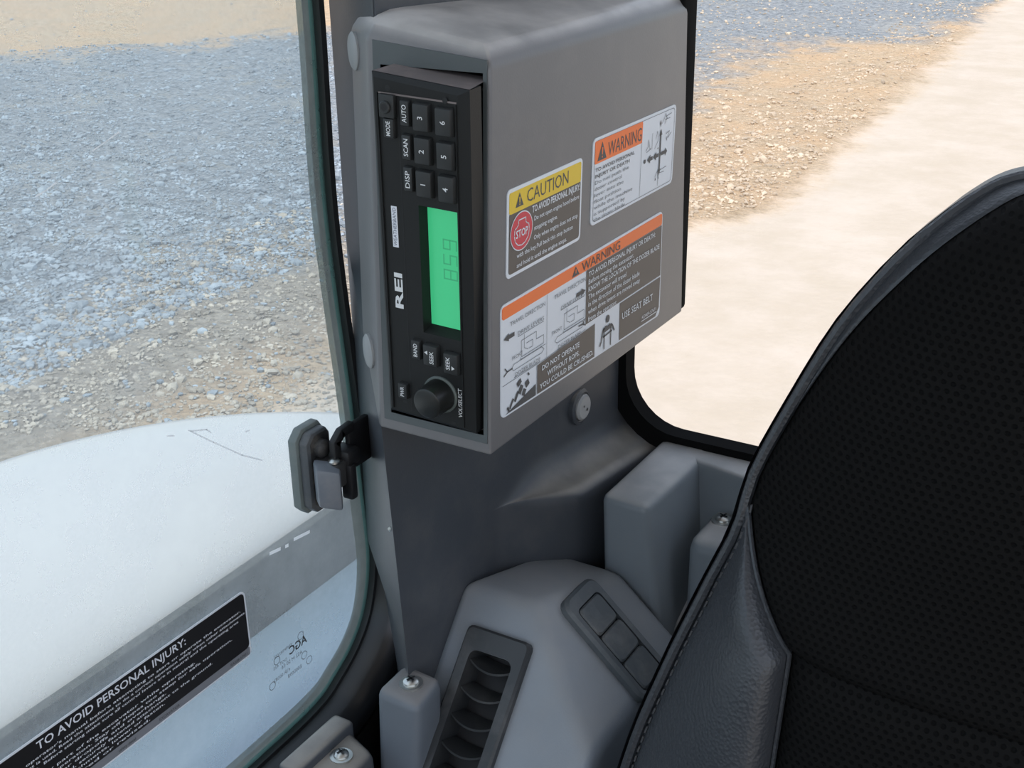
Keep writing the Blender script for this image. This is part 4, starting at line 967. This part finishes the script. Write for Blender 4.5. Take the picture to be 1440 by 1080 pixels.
panel('upper_back_panel', 'perf', [z for z in up if z < ZTOP - .007], lambda z: -upin(z), lambda z: upin(z), se, 64)
for sg in (-1, 1):
    panel('leather_rim', 'leather', [z for z in up if z > Z_T], lambda z: sg * upin(z), lambda z: sg * halfw(z) * .995, se, 6, dip=.002)
panel('lower_back_panel', 'perf', list(np.linspace(ZS, -.42, 40)), lambda z: -seam_h(z), lambda z: seam_h(z), se, 40)
bz_ = list(np.linspace(Z_T, Z_B, 14)) + list(np.linspace(Z_B - .006, -.43, 40))
for sg in (-1, 1):
    panel('side_bolster', 'leather', bz_, lambda z: sg * seam_h(z), lambda z: sg * halfw(z) * .992, se, 16)
panel('top_rim', 'leather', list(np.linspace(ZTOP, ZTOP - .010, 8)), lambda z: -upin(z) - .002, lambda z: upin(z) + .002, se, 30, dip=.0)
def top_cap():
    xs = np.linspace(-.050, .050, 21); vs_ = []
    for x in xs:
        zt = float(np.interp(abs(x), harr[::-1][:60], zarr[::-1][:60])) if abs(x) > .012 else ZTOP
        vs_ += [(XC + x, yfront(0, ZTOP - .006) - .0005, zt - .0075), (XC + x, yfront(0, ZTOP - .003) + .004, zt - .0012), (XC + x, yfront(.012, ZTOP) + .012, zt + .0006), (XC + x, yfront(.012, ZTOP) + .035, zt - .004)]
    fs = [(4 * i + c, 4 * i + c + 1, 4 * i + 5 + c, 4 * i + 4 + c) for i in range(20) for c in range(3)]
    return mk('top_cap', vs_, fs, 'leather', se, smooth=True, ang=80)
top_cap()
# back shell wrapping the edge, with piping along it
def back_shell():
    zl = list(np.linspace(-.45, ZTOP - .03, 44)) + list(np.linspace(ZTOP - .027, ZTOP, 12)); rings = []
    for z in zl:
        hw = halfw(z); ring = []
        ye = yfront(hw * .985, z)
        for a in np.linspace(0, math.pi, 25):
            x = math.cos(a) * (hw + .004); dep = .085 * min(1, max(.25, (ZTOP - z) / .05 + .25))
            ring.append((XC + x, ye + .002 + dep * abs(math.sin(a)) ** .45, z))
        rings.append(ring)
    n = 25; vs_ = [p for r in rings for p in r]; fs = []
    for k in range(len(rings) - 1):
        for i in range(n - 1): fs.append((k * n + i, k * n + i + 1, (k + 1) * n + i + 1, (k + 1) * n + i))
    fs.append(tuple((len(rings) - 1) * n + i for i in range(n))); fs.append(tuple(range(n)))
    return mk('back_shell', vs_, fs, 'leather', se, smooth=True, ang=60)
back_shell()
def tube(name, path, r, m, parent, n=8):
    P = [Vector(p) for p in path]; rings = []
    for i, p in enumerate(P):
        d = (P[min(i + 1, len(P) - 1)] - P[max(i - 1, 0)]).normalized(); a = d.orthogonal().normalized()
        a = d.cross(Vector((0, 1, 0))); a = a.normalized() if a.length > 1e-4 else d.orthogonal().normalized(); b = d.cross(a)
        rings.append([tuple(p + a * (r * math.cos(t)) + b * (r * math.sin(t))) for t in np.linspace(0, 2 * math.pi, n, endpoint=False)])
    return loft(name, rings, m, parent)
zz = list(np.linspace(-.43, ZTOP - .03, 50)) + list(np.linspace(ZTOP - .028, ZTOP - .001, 14))
lp = [(XC - halfw(z) * .995, yfront(-halfw(z) * .99, z) - .0005, z) for z in zz]; rp_ = [(XC + halfw(z) * .995, yfront(halfw(z) * .99, z) - .0005, z) for z in zz][::-1]
tube('piping', lp + rp_, .0030, 'leather', se)
for sg in (-1, 1):
    tube('seam', [(XC + sg * seam_h(z), yfront(seam_h(z), z) + .0005, z) for z in bz_], .0013, 'leather', se, 6)
# stitches along the bolster edge
stm = []
zz2 = np.linspace(-.02, -.30, 46)
bm = bmesh.new()
for k in range(45):
    z0_, z1_ = zz2[k], zz2[k] + (zz2[k + 1] - zz2[k]) * .6
    a = Vector((XC - halfw(z0_) + .0055, yfront(halfw(z0_) - .0055, z0_) - .0003, z0_)); b_ = Vector((XC - halfw(z1_) + .0055, yfront(halfw(z1_) - .0055, z1_) - .0003, z1_))
    d = (b_ - a); q = Vector((0, .0005, 0)); s_ = Vector((.0005, 0, 0))
    vv = [bm.verts.new(e + i * s_ + j * q) for e in (a, b_) for i, j in ((-1, -1), (1, -1), (1, 1), (-1, 1))]
    for f in BF: bm.faces.new([vv[i] for i in f])
fin('stitching', bm, mat('grey_thread', (.055, .055, .057), .7), se)
joinboxes('seat_cushion', [(bv((XC - .25, -.50, -.56), (XC + .25, .0, -.42)), .045)], 'leather', se)
joinboxes('seat_base', [(bv((XC - .17, -.42, -.95), (XC + .17, .06, -.55)), .02)], 'black', se)
